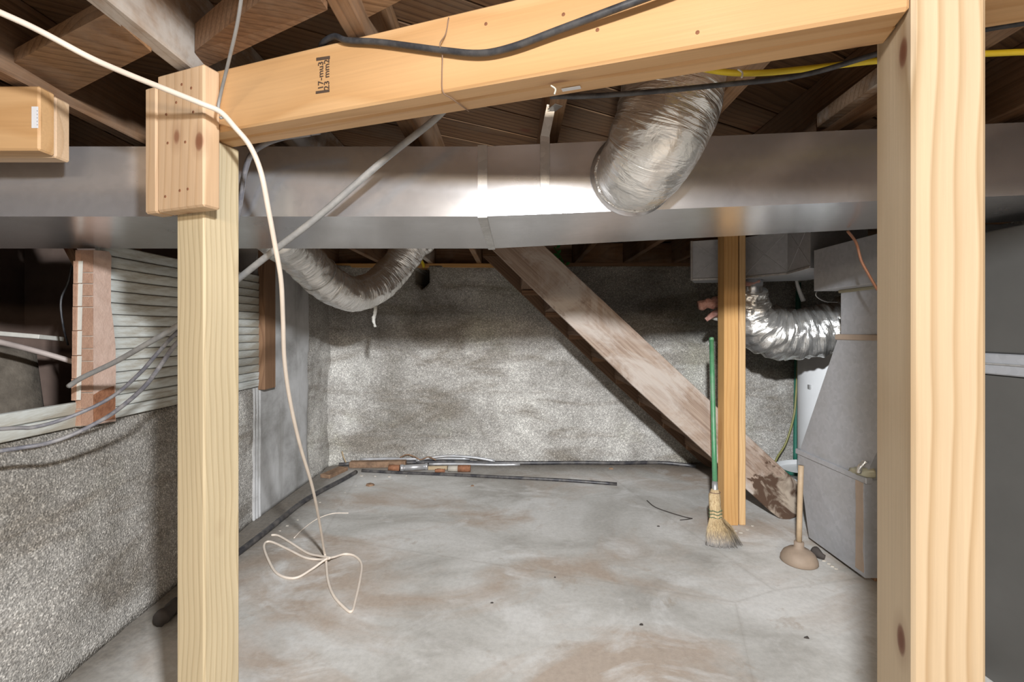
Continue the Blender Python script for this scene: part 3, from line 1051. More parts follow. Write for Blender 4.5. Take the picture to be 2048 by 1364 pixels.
def duct_sec(x):
    """quad FB, FT, BT, BB at x"""
    if x <= xs:
        return [Vector((x, DY, zb0)), Vector((x, DY, zt0)), Vector((x, YBK, zt0)), Vector((x, YBK, zb0))]
    k = (x - xs) / 1.025
    return [Vector((x, DY - 0.034 * k, zb0 + 0.0317 * k)), Vector((x, DY - 0.034 * k, zt0 + 0.032 * k)),
            Vector((x, YBK - 0.04 * k, min(zt0 + 0.032 * k, ZJ - 0.005))), Vector((x, YBK - 0.04 * k, zb0 + 0.0455 * k))]


def duct_seg(name, x0, x1, nseg=10, wob=0.0008):
    verts, faces = [], []
    for i in range(nseg + 1):
        s = duct_sec(x0 + (x1 - x0) * i / nseg)
        ring = []
        for e in range(4):
            a, b = s[e], s[(e + 1) % 4]
            for q in range(4):
                p = a.lerp(b, q / 4)
                if q and 0 < i < nseg:
                    nrm = [Vector((0, -1, 0)), Vector((0, 0, 1)), Vector((0, 1, 0)), Vector((0, 0, -1))][e]
                    p = p + nrm * wob * nz(p.x * 4, p.y * 6, p.z * 6 + e)
                ring.append(p)
        verts += ring
    for i in range(nseg):
        for k in range(16):
            a, b = i * 16 + k, i * 16 + (k + 1) % 16
            faces.append((a, b, b + 16, a + 16))
    faces.append(tuple(range(16))[::-1]); faces.append(tuple(nseg * 16 + k for k in range(16)))
    o = mk(name, verts, faces, M['galv'], duct, None, True)
    # sharp corners, softly dented panels
    o.data.set_sharp_from_angle(angle=math.radians(35))
    return o


duct_seg('duct_section', -2.7, xs - 0.012, 26)
duct_seg('duct_section', xs + 0.012, 2.25, 26)


def duct_band(name, x0, x1, out, mat, parent):
    a, b = duct_sec(x0), duct_sec(x1)

    def grow(s):
        return [s[0] + Vector((0, -out, -out)), s[1] + Vector((0, -out, out * 0.5)), s[2] + Vector((0, out, out * 0.5)), s[3] + Vector((0, out, -out))]
    return hexa(name, grow(a), grow(b), mat, parent)


duct_band('drive_cleat', xs - 0.0125, xs + 0.0125, 0.004, M['strap'], duct)
# hanger strap from the joist down the face of the duct
hs = empty('hanger_strap', (0.085, DY, zb0), 'galvanised strap nailed to a joist and running down the duct face', 'strap')
sx0 = (1080 - CX) / FPX * DY; sx1 = (1099 - CX) / FPX * DY
sec = duct_sec((sx0 + sx1) / 2)
block('strap_face', (sx0, sec[0].y - 0.0042, sec[0].z + 0.002), (sx1, sec[0].y - 0.0016, sec[1].z + 0.02), M['strap'], hs, 0.0005, 'Z')
zt_s = CAMZ + (660 - 248) / FPX * 1.17
board('strap_neck', (0.5 * (sx0 + sx1), sec[0].y - 0.003, sec[1].z + 0.018), (0.095, 1.19, ZJ + 0.012), 0.024, 0.0022, M['strap'], hs, (0, -1, 0), 0.0005)
board('strap_foot', (0.095, 1.19, ZJ - 0.002), (0.112, 1.16, ZJ - 0.002), 0.024, 0.002, M['strap'], hs, (0, 0, -1), 0.0005)

# ------------------------------------------------------------------ flexible ducts


def ripple(pitch, amp, seed, namp=0.05):
    def f(s, a):
        k = 0.5 + 0.5 * math.sin(2 * math.pi * s / pitch + 0.8 * math.sin(a * 2 + seed))
        nn = noise.noise(Vector((math.cos(a) * 1.6 + seed, math.sin(a) * 1.6, s * 22)))
        n2 = noise.noise(Vector((math.cos(a) * 3.5 + seed, math.sin(a) * 3.5, s * 45)))
        return 1 + amp * (k - 0.5) + namp * nn + 0.6 * namp * n2
    return f


# A: big one in front of the duct, up between the joists
fa = empty('flexible_duct', (0.33, 1.2, 1.45), 'fat silver foil flexible duct rising from the duct face into the joists', 'flexible duct')
yfa = duct_sec(0.33)[0].y
tube('foil_sleeve', [(0.315, yfa - 0.003, CAMZ + 0.412), (0.318, yfa - 0.06, CAMZ + 0.412), (0.335, yfa - 0.112, CAMZ + 0.450), (0.360, yfa - 0.128, CAMZ + 0.52),
                     (0.375, yfa - 0.128, CAMZ + 0.60), (0.380, yfa - 0.125, CAMZ + 0.70)],
     lambda t: 0.100 + 0.018 * min(1, t * 1.8), M['foil'], fa, 56, 14, True, ripple(0.021, 0.004, 2.0, 0.04))
lathe('mounting_collar', [(0.112, 0.0), (0.112, 0.004), (0.098, 0.006), (0.096, 0.03)], M['galv'], (0.312, yfa + 0.001, CAMZ + 0.412), fa, 36, (0, -1, 0))
# crumpled tape ring around the throat
tube('foil_tape', [Vector((0.315 + 0.101 * math.cos(a), yfa - 0.014 - 0.006 * math.sin(3 * a), CAMZ + 0.412 + 0.100 * math.sin(a))) for a in [math.pi * (0.85 + 1.35 * i / 16) for i in range(17)]],
     0.0065, M['foil'], fa, 10, 4, True, lambda s, a: 1 + 0.45 * nz(s * 60, a * 2, 3))

# B: sagging one on the left, under the duct to the back wall
fb = empty('flexible_duct', P(705, 588, 2.44), 'silver foil flexible duct sagging in a loop in front of the back wall', 'flexible duct')
pb = [P(548, 462, 1.80), P(575, 490, 1.98), P(612, 525, 2.13), P(655, 566, 2.28), P(705, 588, 2.44), P(752, 574, 2.57), P(790, 538, 2.66), P(822, 496, 2.68), Vector((-0.535, 2.70, 1.72)), Vector((-0.515, 2.71, 1.82))]
slv = tube('foil_sleeve', pb, 0.093, M['foil'], fb, 48, 16, True, ripple(0.03, 0.016, 5.0, 0.06))
for k, (i0, tt) in enumerate(((2, 0.55), (3, 0.05))):
    c = pb[i0].lerp(pb[i0 + 1], tt)
    d = (pb[i0 + 1] - pb[i0]).normalized()
    u1 = d.cross(Vector((0, 0, 1))).normalized(); u2 = d.cross(u1)
    tube('tie_wire', [c + (u1 * math.cos(a) + u2 * math.sin(a)) * 0.0955 for a in [2 * math.pi * i / 24 for i in range(25)]], 0.0022, M['strap'], slv, 6, 1, False)
o = tube('insulation_wisp', [P(751, 606, 2.56), P(750, 626, 2.56), P(747, 640, 2.56), P(751, 654, 2.56)], lambda t: 0.010 * (1 - 0.6 * abs(t - 0.5)), M['fluff'], fb, 8, 5, True, lambda s, a: 1 + 0.8 * nz(s * 80, a, 1))

# C: right one between trunk duct and plenum
fc = empty('flexible_duct', (1.6, 2.9, 1.0), 'crumpled silver flexible duct below the small trunk duct beside the plenum', 'flexible duct')
pc = [(1.492, 2.86, 1.405), (1.500, 2.90, 1.33), (1.535, 2.93, 1.23), (1.62, 2.95, 1.155), (1.76, 2.94, 1.125), (1.92, 2.90, 1.14), (2.08, 2.84, 1.20), (2.20, 2.78, 1.28)]
tube('foil_sleeve', pc, lambda t: 0.085 + 0.078 * min(1.0, t * 3.2), M['foil'], fc, 60, 20, True, ripple(0.05, 0.028, 9.0, 0.12))
lathe('metal_collar', [(0.06, -0.06), (0.06, 0.045)], M['zinc_bright'], (1.492, 2.86, 1.425), fc, 24)
# torn pink insulation
pi_ = empty('torn_insulation', P(1430, 615, 2.9), 'torn pink insulation sticking out behind the orange post', 'insulation')
tube('insulation_tongue', [P(1470, 590, 2.92), P(1440, 603, 2.90), P(1415, 608, 2.88), P(1397, 612, 2.88)], lambda t: 0.045 * (1 - 0.45 * t), M['insul'], pi_, 18, 8, True, lambda s, a: 1 + 0.5 * nz(s * 30, math.cos(a) * 2, math.sin(a) * 2))
tube('insulation_tongue', [P(1480, 618, 2.92), P(1450, 622, 2.90), P(1425, 630, 2.88), P(1412, 640, 2.88)], lambda t: 0.040 * (1 - 0.7 * t), M['insul'], pi_, 18, 8, True, lambda s, a: 1 + 0.6 * nz(s * 33, math.cos(a) * 2, 4 + math.sin(a) * 2))
tube('backing_flap', [P(1480, 640, 2.94), P(1450, 640, 2.93), P(1420, 633, 2.93)], lambda t: 0.03 * (1 - 0.6 * t), M['white_edge'], pi_, 14, 6, True, lambda s, a: 1 + 0.5 * nz(s * 20, math.cos(a) * 2, 8 + math.sin(a) * 2))
tube('insulation_tongue', [P(1482, 566, 2.84), P(1500, 568, 2.82), P(1520, 562, 2.80)], lambda t: 0.018 * (1 - 0.6 * t), M['insul'], pi_, 12, 6, True, lambda s, a: 1 + 0.5 * nz(s * 40, math.cos(a) * 2, 8 + math.sin(a) * 2))

# ------------------------------------------------------------------ trunk duct, plenum, furnace
td = empty('trunk_duct', (1.4, 2.7, CAMZ + 0.30), 'small dark trunk duct with cross-broken panels ending behind the orange post', 'duct')
zd0, zd1 = CAMZ + 0.315, CAMZ + 0.565
TF = [(1.125, 2.90), (1.395, 2.79), (1.545, 2.58), (1.50, 2.31)]
TB = [(1.20, 3.05), (1.50, 3.02), (1.85, 2.90), (1.90, 2.45)]
for i in range(3):
    prism('duct_section', [TF[i], TF[i + 1], TB[i + 1], TB[i]], zd0, zd1, M['galv_dull'], td)
for i in range(3):
    p, q = TF[i], TF[i + 1]
    n_ = Vector((q[1] - p[1], -(q[0] - p[0]), 0)).normalized()
    if n_.x > 0 or (i == 0 and n_.y > 0): n_ = -n_
    for (za, zb_) in ((zd0 + 0.01, zd1), (zd1, zd0 + 0.01)):
        board('crease', Vector((*p, za)) + n_ * 0.0003, Vector((*q, zb_)) + n_ * 0.0003, 0.010, 0.0016, M['galv_dull'], td, n_, 0.0006)
    board('seam_flange', Vector((*p, zd0 + 0.005)) + n_ * 0.003, Vector((*q, zd0 + 0.005)) + n_ * 0.003, 0.012, 0.006, M['strap'], td, n_, 0.001)
board('end_flange', Vector((*TF[0], zd0)) + Vector((-0.004, -0.006, 0)), Vector((*TF[0], zd1)) + Vector((-0.004, -0.006, 0)), 0.012, 0.012, M['strap'], td, (0, -1, 0), 0.001)

pl = empty('air_plenum', (1.75, 2.25, 0.02), 'tall grey sheet metal plenum with a slanted offset and taped seams', 'plenum')
PX = 1.585
XR = 2.15
block('upper_box', (1.50, 1.72, CAMZ + 0.195), (XR, 2.285, CAMZ + 0.40), M['galv_dull'], pl, 0.002, 'Z')
block('neck', (PX, 1.74, 1.105), (XR - 0.03, 2.215, CAMZ + 0.197), M['galv_dull'], pl, 0.002, 'Z')
hexa('slanted_offset', [(PX, 2.07, 0.466), (PX, 2.54, 0.466), (XR - 0.03, 2.54, 0.466), (XR - 0.03, 2.07, 0.466)],
     [(PX, 1.74, 1.108), (PX, 2.235, 1.108), (XR - 0.03, 2.235, 1.108), (XR - 0.03, 1.74, 1.108)], M['galv_dull'], pl)
lb = hexa('lower_box', [(PX - 0.004, 2.055, 0.03), (PX + 0.01, 2.47, 0.025), (XR, 2.47, 0.025), (XR, 2.055, 0.03)],
          [(PX - 0.004, 2.06, 0.47), (PX - 0.004, 2.545, 0.47), (XR, 2.545, 0.47), (XR, 2.06, 0.47)], M['galv_dull'], pl)
block('seam_strip', (PX - 0.012, 2.04, 0.458), (PX + 0.02, 2.555, 0.486), M['galv_dull'], pl, 0.003, 'Y')
block('seam_strip', (PX - 0.008, 1.73, 1.103), (PX + 0.02, 2.245, 1.130), M['tan_tape'], pl, 0.003, 'Y')
block('seam_strip', (PX - 0.006, 1.735, CAMZ + 0.180), (PX + 0.02, 2.225, CAMZ + 0.195), M['olive_tape'], pl, 0.003, 'Y')
block('base_runner', (PX + 0.06, 2.08, 0.0), (XR - 0.06, 2.44, 0.03), M['old_stud'], pl, 0.002, 'Y')
# tape down the near corner of the lower box, crumpled foil at its head
wv = []
for i in range(15):
    z = 0.05 + 0.45 * i / 14
    wv.append((z, 2.095 + 0.008 * nz(0, z * 9, 2), 2.075 + 0.035 + 0.012 * nz(4, z * 8, 1)))
verts = []
for (z, ya, yb) in wv:
    verts += [(PX - 0.0065, ya - 0.03, z), (PX - 0.0065, yb + 0.0, z)]
fs = [(2 * i, 2 * i + 1, 2 * i + 3, 2 * i + 2) for i in range(14)]
vb = [(x + 0.006, y, z) for (x, y, z) in verts]
n = len(verts)
fs += [tuple(n + k for k in f[::-1]) for f in fs]
rim = [2 * i for i in range(15)] + [2 * i + 1 for i in range(14, -1, -1)]
fs += [(rim[i], rim[(i + 1) % len(rim)], n + rim[(i + 1) % len(rim)], n + rim[i]) for i in range(len(rim))]
mk('corner_tape', verts + vb, fs, M['tan_tape'], pl)
tube('foil_crumple', [(PX + 0.002, 2.15, 0.488), (PX + 0.0, 2.10, 0.50), (PX + 0.002, 2.06, 0.505), (PX + 0.03, 2.045, 0.51)], lambda t: 0.012 + 0.012 * t, M['olive_tape'], pl, 16, 6, True, lambda s, a: 1 + 0.5 * nz(s * 40, math.cos(a) * 2, math.sin(a) * 2))
tube('foil_crumple', [(PX - 0.03, 2.06, 0.505), (PX - 0.026, 2.052, 0.535), (PX - 0.01, 2.045, 0.56)], 0.010, M['foil'], pl, 12, 6, True, lambda s, a: 1 + 0.5 * nz(s * 40, math.cos(a) * 2, math.sin(a) * 2))

o = tube('copper_tube', [P(1695, 462, 1.62), P(1712, 485, 1.60), P(1722, 520, 1.585), P(1735, 545, 1.57), P(1755, 580, 1.56)], 0.0045, M['copper'], None, 8, 6)
tag(o, 'thin copper tube curving down the upper plenum box', 'tube')

fn = empty('furnace_cabinet', (1.9, 1.3, 0), 'dark grey furnace cabinet beyond the thick pine post', 'furnace')
block('lower_panel', (1.56, 0.9, 0.0), (2.2, 1.70, 1.005), M['cabinet'], fn, 0.004, 'Z')
block('upper_panel', (1.56, 0.9, 1.075), (2.2, 1.70, CAMZ + 0.325), M['cabinet'], fn, 0.004, 'Z')
block('joint_band', (1.545, 0.9, 1.006), (2.2, 1.70, 1.074), M['galv_dull'], fn, 0.004, 'Y')
block('band_lip', (1.540, 0.9, 1.038), (1.5449, 1.70, 1.044), M['strap'], fn, 0.001, 'Y')

# water heater in a pan, green pipe, hoses
wh = empty('water_heater', (2.46, 3.52, 0), 'white cylindrical water heater standing in a white pan', 'water heater')
lathe('tank', [(0.225, 0.03), (0.235, 0.05), (0.235, 1.22), (0.22, 1.25), (0.05, 1.27)], M['white'], (2.46, 3.52, 0), wh, 48)
lathe('drain_pan', [(0.365, 0.0), (0.37, 0.05), (0.36, 0.05), (0.355, 0.015)], M['white'], (2.40, 3.50, 0), wh, 48)
block('access_clip', (2.228, 3.44, 0.70), (2.245, 3.47, 0.735), M['strap'], wh, 0.002, 'Z')
o = tube('drain_pipe', [P(1597, 565, 3.89), P(1594, 700, 3.89), P(1592, 850, 3.89), P(1591, 926, 3.89)], 0.02, M['green_dark'], None, 14, 3)
tag(o, 'dark green pipe standing against the back wall by the white tank', 'pipe')
o = tube('garden_hose', [F(1548, 926, 0.06), F(1560, 938, 0.065), F(1578, 946, 0.065), F(1600, 950, 0.065), F(1640, 954, 0.065)], 0.013, M['green_dark'], None, 10, 5)
tag(o, 'dark green hose lying on the rim of the white pan', 'hose')
o = tube('thin_hose', [P(1597, 700, 3.80), P(1592, 790, 3.80), P(1587, 835, 3.79), P(1572, 885, 3.77), P(1556, 912, 3.75), P(1549, 927, 3.72)], 0.008, M['hose_olive'], None, 8, 6)
tag(o, 'thin olive hose curving down beside the dark green pipe', 'hose')
o = tube('cable_tie', [P(1592, 558, 2.95), P(1598, 580, 2.95), P(1607, 602, 2.95)], lambda t: 0.009 + 0.006 * t, M['white'], None, 8, 4)
tag(o, 'small white plastic strap hanging beside the crumpled flexible duct', 'strap')
o = tube('loose_wire', [P(1640, 575, 2.6), P(1632, 590, 2.6), P(1650, 602, 2.62), P(1675, 604, 2.64)], 0.004, M['strap'], None, 6, 6)
tag(o, 'short loop of loose wire above the crumpled flexible duct', 'wire')

# ------------------------------------------------------------------ cables and cords
# grey cable from behind the beam down past the left post
o = tube('grey_cable', [P(905, 200, 1.10), P(868, 240, 1.11), P(770, 318, 1.12), P(640, 430, 1.14), P(560, 492, 1.16), P(480, 555, 1.20), P(415, 608, 1.25), P(350, 655, 1.32), P(290, 690, 1.38), P(230, 724, 1.45), P(165, 755, 1.50), P(138, 772, 1.52)],
         0.0082, M['cable_grey'], None, 10, 8)
tag(o, 'stiff grey cable slanting across the duct and behind the left post', 'cable')
wall_y = lambda px: XL * FPX / (px - CX)
o = tube('slate_cable', [P(620, 268, 1.09), P(560, 278, 1.10), P(510, 300, 1.13), P(490, 345, 1.15), P(482, 395, 1.16), P(455, 520, 1.22), P(395, 625, 1.30), P(350, 668, 1.36), P(312, 710, 1.40), P(280, 746, 1.42), P(225, 793, 1.43), P(150, 830, 1.38), P(70, 854, 1.30), P(-20, 860, 1.20), (-1.46, 0.7, 0.93), (-1.52, 0.1, 1.0), (-1.54, -0.5, 1.02)],
         0.0056, M['cable_slate'], None, 8, 8)
tag(o, 'thin slate cable sagging from the post over the brick strip, the upper one', 'cable')
o = tube('slate_cable', [P(640, 264, 1.125), P(565, 275, 1.13), P(506, 305, 1.155), P(488, 352, 1.18), P(478, 420, 1.20), P(450, 540, 1.265), P(392, 645, 1.32), P(350, 690, 1.34), P(322, 730, 1.36), P(292, 770, 1.38), P(250, 808, 1.39), P(200, 842, 1.38), P(110, 882, 1.32), P(-20, 905, 1.22), (-1.47, 0.7, 0.86), (-1.52, 0.1, 0.93), (-1.54, -0.5, 0.96)],
         0.0062, M['cable_slate'], None, 8, 8)
tag(o, 'thin slate cable sagging from the post below the siding, the lower one', 'cable')

# black cable across the beam face
bc = [on_beam(beam_t(612), 0.155, -0.04), on_beam(beam_t(640), 0.1475, -0.008), on_beam(beam_t(672), 0.146, 0.004), beam_pt(700, 86, 0.0085), beam_pt(760, 90, 0.010), beam_pt(830, 99, 0.010), beam_pt(890, 107, 0.010), beam_pt(965, 114, 0.011), beam_pt(1030, 103, 0.013), beam_pt(1120, 72, 0.015),
      beam_pt(1230, 36, 0.020), beam_pt(1340, -2, 0.022), beam_pt(1450, -45, 0.024)]
o = tube('black_cable', bc, 0.0058, M['cable_black'], None, 10, 6)
tag(o, 'black cable draped along the front face of the beam', 'cable')
o = tube('tie_wire', [beam_pt(898, 36, 0.001), beam_pt(893, 70, 0.003), beam_pt(889, 100, 0.0175), beam_pt(888, 114, 0.006), beam_pt(885, 150, 0.002), beam_pt(887, 185, 0.002), on_beam(beam_t(893), -0.002, -0.02), on_beam(beam_t(902), -0.002, -0.075)], 0.0011, M['wire'], None, 6, 5)
tag(o, 'thin brown tie wire holding the black cable to the beam', 'wire')
# cables behind the beam at right
o = tube('black_cable', [P(1100, 193, 0.93), P(1180, 192, 0.925), P(1320, 182, 0.915), P(1460, 168, 0.91), P(1560, 158, 0.90), P(1640, 142, 0.88), P(1740, 112, 0.83), P(1800, 96, 0.80), P(1960, 60, 0.74), P(2080, 40, 0.70)], 0.0052, M['cable_black'], None, 8, 6)
tag(o, 'black cable strung behind the beam in front of the foil flexible duct', 'cable')
o = tube('yellow_cable', [P(1330, 120, 0.885), P(1440, 143, 0.90), P(1520, 146, 0.915), P(1600, 139, 0.915), P(1680, 130, 0.90), P(1750, 122, 0.90), P(1860, 113, 0.915), P(1980, 107, 0.93), P(2100, 103, 0.925), P(2400, 101, 0.925)], 0.0062, M['yellow'], None, 8, 6)
tag(o, 'bright yellow cable strung behind the beam toward the right post', 'cable')
o = tube('yellow_cable', [P(828, 490, 3.60), P(834, 508, 3.66), P(842, 520, 3.74), P(847, 530, 3.86), P(847, 534, 4.0)], 0.013, M['yellow'], None, 8, 5)
tag(o, 'yellow cable dropping into the hole in the back wall', 'cable')

# cream cord over the block, down to the floor and coiled there
cordp = [Vector((-1.185, -0.35, ZJ - 0.004)), Vector((-1.12, 0.15, ZJ - 0.012)), P(-260, -88, 0.72), P(0, 25, 0.80), P(80, 62, 0.83), P(180, 115, 0.87), P(260, 150, 0.89), P(340, 182, 0.905), P(405, 208, 0.925), P(441, 224, 0.945), P(470, 255, 0.97), P(500, 292, 0.985), P(522, 345, 1.00),
         P(537, 420, 1.03), P(550, 490, 1.08), P(562, 560, 1.13), P(566, 640, 1.20), P(569, 720, 1.28), P(580, 800, 1.38), P(600, 890, 1.54), P(625, 975, 1.76), P(640, 1050, 2.05), P(648, 1100, 2.25)]
R = 0.0058
cordp += [F(652, 1120, R * 3), F(656, 1160, R), F(668, 1192, R), F(692, 1218, R), F(704, 1222, R), F(711, 1200, R), F(720, 1160, R), F(723, 1128, R), F(710, 1112, R), F(690, 1108, R), F(668, 1114, R * 3.2), F(651, 1119, R * 5.0), F(624, 1138, R * 2),
          F(590, 1156, R), F(556, 1148, R), F(538, 1122, R), F(528, 1092, R), F(540, 1083, R), F(575, 1098, R), F(610, 1115, R), F(640, 1119, R * 2), F(660, 1116, R * 6.5), F(640, 1112, R * 4), F(615, 1106, R), F(578, 1083, R), F(556, 1071, R), F(543, 1070, R)]
o = tube('extension_cord', cordp, R, M['cord'], None, 8, 7)
tag(o, 'cream cord hanging over the block and coiled on the floor', 'cord')
o = tube('pale_wire', [F(588, 1076, 0.003), F(606, 1058, 0.003), F(634, 1038, 0.003), F(665, 1027, 0.003), F(697, 1026, 0.003)], 0.0028, M['cord'], None, 6, 6)
tag(o, 'thin loose end of pale wire lying behind the cord coil', 'wire')
o = tube('tie_wire', [P(490, -60, 0.74), P(476, 40, 0.80), P(458, 120, 0.87), P(441, 190, 0.935), P(437, 218, 0.945), P(448, 232, 0.955), P(440, 236, 0.95)], 0.0032, M['cable_grey'], None, 6, 6)
tag(o, 'thin grey wire from the joists holding up the cream cord', 'wire')

# ------------------------------------------------------------------ broom
bb = F(1445, 1090)
top = P(1423, 677, 2.745)
base = Vector((bb.x - 0.02, bb.y, 0.0))
neck = P(1430, 978, 2.50)
brm = empty('corn_broom', base, 'corn broom with a green handle leaning on the stair stringer', 'broom')
tube('handle', [neck, neck.lerp(top, 0.5), top], 0.0135, M['green'], brm, 14, 2)
lathe('hang_cap', [(0.0138, -0.012), (0.0138, 0.004), (0.006, 0.008)], M['green'], top, brm, 14, (top - neck).normalized())
dn_ = (top - neck).normalized()
lathe('ferrule', [(0.017, -0.045), (0.0155, 0.0), (0.0145, 0.035)], M['strap'], neck + dn_ * 0.005, brm, 16, dn_)
# straw shoulder and fanned skirt as one solid, plus single straws
ringsB = [(neck, 0.018, 0.018), (P(1429, 990, 2.49), 0.030, 0.024), (P(1430, 1012, 2.475), 0.031, 0.024), (P(1431, 1024, 2.47), 0.032, 0.022), (P(1432, 1036, 2.465), 0.033, 0.022), (P(1436, 1060, 2.45), 0.046, 0.026),
          (P(1441, 1080, 2.43), 0.070, 0.032), (Vector((bb.x - 0.012, bb.y, 0.004)), 0.080, 0.034)]
verts, faces = [], []
sg = 24
for (c, rx, ry) in ringsB:
    for k in range(sg):
        a = 2 * math.pi * k / sg
        f = 1 + 0.07 * math.sin(k * 2.6)
        verts.append(c + Vector((rx * math.cos(a) * f, ry * math.sin(a) * f, 0)))
for i in range(len(ringsB) - 1):
    for k in range(sg):
        a, b = i * sg + k, i * sg + (k + 1) % sg
        faces.append((a, b, b + sg, a + sg))
faces.append(tuple(range(sg))); faces.append(tuple((len(ringsB) - 1) * sg + k for k in range(sg)))
bd = mk('straw_head', verts, faces, M['straw'], brm, None, True)
# loose straws around the skirt
sv, sf, smi = [], [], []
for q in range(420):
    a = random.random() * 2 * math.pi
    rr = 0.75 + 0.35 * random.random()
    c0_ = P(1432, 1036, 2.465) + Vector((0.032 * math.cos(a), 0.022 * math.sin(a), random.uniform(-0.02, 0.01)))
    c2_ = Vector((bb.x - 0.005 + 0.095 * math.cos(a) * rr + 0.012, bb.y + 0.045 * math.sin(a) * rr, max(0.001, random.uniform(-0.004, 0.014))))
    c1_ = c0_.lerp(c2_, 0.5) + Vector((0.006 * math.cos(a) * rr, -0.004, 0.012))
    wd = 0.0012
    side = Vector((math.sin(a + 0.7), math.cos(a + 0.7), 0)) * wd
    i0 = len(sv)
    for c in (c0_, c1_, c2_):
        sv += [c - side, c + side, c + Vector((0, -wd, 0))]
    for r_ in range(2):
        for k in range(3):
            aa, b2 = i0 + r_ * 3 + k, i0 + r_ * 3 + (k + 1) % 3
            sf.append((aa, b2, b2 + 3, aa + 3)); smi.append(r_)
sw = mk('straws', sv, sf, M['straw'], bd)
sw['kind'] = 'stuff'
for k in range(3):
    c = P(1431, 1020 + k * 6.5, 2.468)
    tube('stitching', [c + Vector((0.0335 * math.cos(a), 0.0245 * math.sin(a), 0.003 * math.sin(5 * a))) for a in [2 * math.pi * i / 20 for i in range(21)]], 0.0022, M['twine'], bd, 6, 2, False)
c = P(1430, 984, 2.49)
tube('binding_wire', [c + Vector((0.027 * math.cos(a), 0.023 * math.sin(a), 0)) for a in [2 * math.pi * i / 20 for i in range(21)]], 0.0022, M['wire'], bd, 6, 2, False)

# ------------------------------------------------------------------ plunger
pb_ = F(1598, 1124)
pg = empty('plunger', pb_, 'dusty plunger with a wooden stick beside the plenum', 'plunger')
lathe('rubber_cup', [(0.078, 0.0), (0.083, 0.006), (0.081, 0.022), (0.070, 0.045), (0.050, 0.062), (0.028, 0.069), (0.022, 0.078), (0.022, 0.100), (0.016, 0.103)], M['rubber'], pb_, pg, 36)
tube('stick', [pb_ + Vector((0, 0, 0.09)), pb_ + Vector((0.004, 0, 0.28)), P(1602, 931, pb_.y - 0.004)], 0.0125, M['plunger_stick'], pg, 14, 2)

# ------------------------------------------------------------------ pipes and scrap along the back wall
def wall_front(x, z=0.03):
    """how far forward the back wall stands at x, near the floor"""
    return min(back_fn((x + 1.75 + dx) / 4.75, zz / 1.705).y for dx in (-0.06, -0.03, 0, 0.03, 0.06) for zz in (0.0, z, 2 * z))


def along_wall(px, off, z):
    Y = 3.88
    for _ in range(4):
        Y = wall_front((px - CX) / FPX * Y) - 0.020 + off
    return Vector(((px - CX) / FPX * Y, Y, z))


o = tube('black_pipe', [along_wall(px, 0, 0.0155) for px in (678, 740, 800, 870, 940, 1000, 1080, 1160, 1240, 1320)] + [F(1392, 932, 0.0155)], 0.016, M['pipe_black'], None, 12, 4)
tag(o, 'long black plastic pipe lying along the foot of the back wall', 'pipe')
o = tube('conduit', [along_wall(px, 0.004, 0.0445) for px in (720, 770, 820, 880, 940)], 0.013, M['pipe_grey'], None, 10, 4)
tag(o, 'pale grey conduit lying on the long black pipe', 'pipe')
o = tube('conduit', [along_wall(px, -0.021, z) for px, z in ((832, 0.036), (860, 0.058), (900, 0.072), (950, 0.062), (990, 0.036))], 0.0125, M['pipe_grey'], None, 10, 5)
tag(o, 'bowed bluish grey conduit arching over the long black pipe', 'pipe')
o = tube('conduit', [along_wall(858, -0.042, 0.0105), along_wall(900, -0.042, 0.0105), along_wall(940, -0.042, 0.0105), along_wall(990, -0.042, 0.0105), along_wall(1040, -0.042, 0.0105)], 0.011, M['pipe_grey'], None, 10, 4)
tag(o, 'thin pale pipe lying on the floor in front of the long black pipe', 'pipe')
o = board('scrap_plank', F(650, 953, 0.014), F(688, 936, 0.014), 0.09, 0.03, M['rotten'], None, (0, 0, 1), 0.004, 0.01, 4)
tag(o, 'short rotten brown plank in the back left corner', 'board')
o = board('scrap_plank', along_wall(700, -0.058, 0.024), along_wall(812, -0.058, 0.024), 0.06, 0.05, M['rotten'], None, (0, 0, 1), 0.004, 0.006, 4)
tag(o, 'long rusty brown plank end lying beside the black pipe', 'board')
o = tube('iron_pipe', [F(778, 936, 0.026), F(799, 936.3, 0.026)], 0.027, M['rust'], None, 16, 2)
tag(o, 'stub of rusty iron pipe against the grey pipe fitting', 'pipe')
pf = empty('pipe_fitting', F(830, 938), 'grey pipe fitting with a raised collar among the scrap', 'fitting')
tube('body', [F(806, 936, 0.028), F(852, 933, 0.028)], 0.024, M['pipe_grey'], pf, 18, 2)
tube('collar', [F(800.5, 936.4, 0.0285), F(807, 936, 0.0285)], 0.029, M['pipe_grey'], pf, 18, 2)
tube('collar', [F(850, 933.2, 0.028), F(855, 932.8, 0.028)], 0.028, M['pipe_grey'], pf, 18, 2)
o = board('scrap_strip', F(857, 935, 0.0145), F(895, 935, 0.0145), 0.05, 0.03, M['cardboard'], None, (0, 0.2, 1), 0.003, 0.006, 3)
tag(o, 'tan scrap of wood between the pipe fittings', 'scrap')
pf2 = empty('pipe_fitting', F(905, 939), 'pale pipe fitting with a rusty threaded end among the scrap', 'fitting')
tube('body', [F(896.5, 937, 0.027), F(917, 937, 0.027)], 0.024, M['chip_pale'], pf2, 18, 2)
tube('threaded_end', [F(916, 937, 0.0275), F(941, 937, 0.0275)], 0.028, M['rust'], pf2, 18, 2)
o = tube('iron_lump', [F(870, 941.5, 0.014), F(880, 941, 0.015), F(890, 941, 0.013)], 0.014, M['rust'], None, 12, 4, True, lambda s, a: 1 + 0.5 * nz(s * 40, math.cos(a) * 2, math.sin(a) * 2))
tag(o, 'small rusty iron lump under the tan scrap', 'scrap')
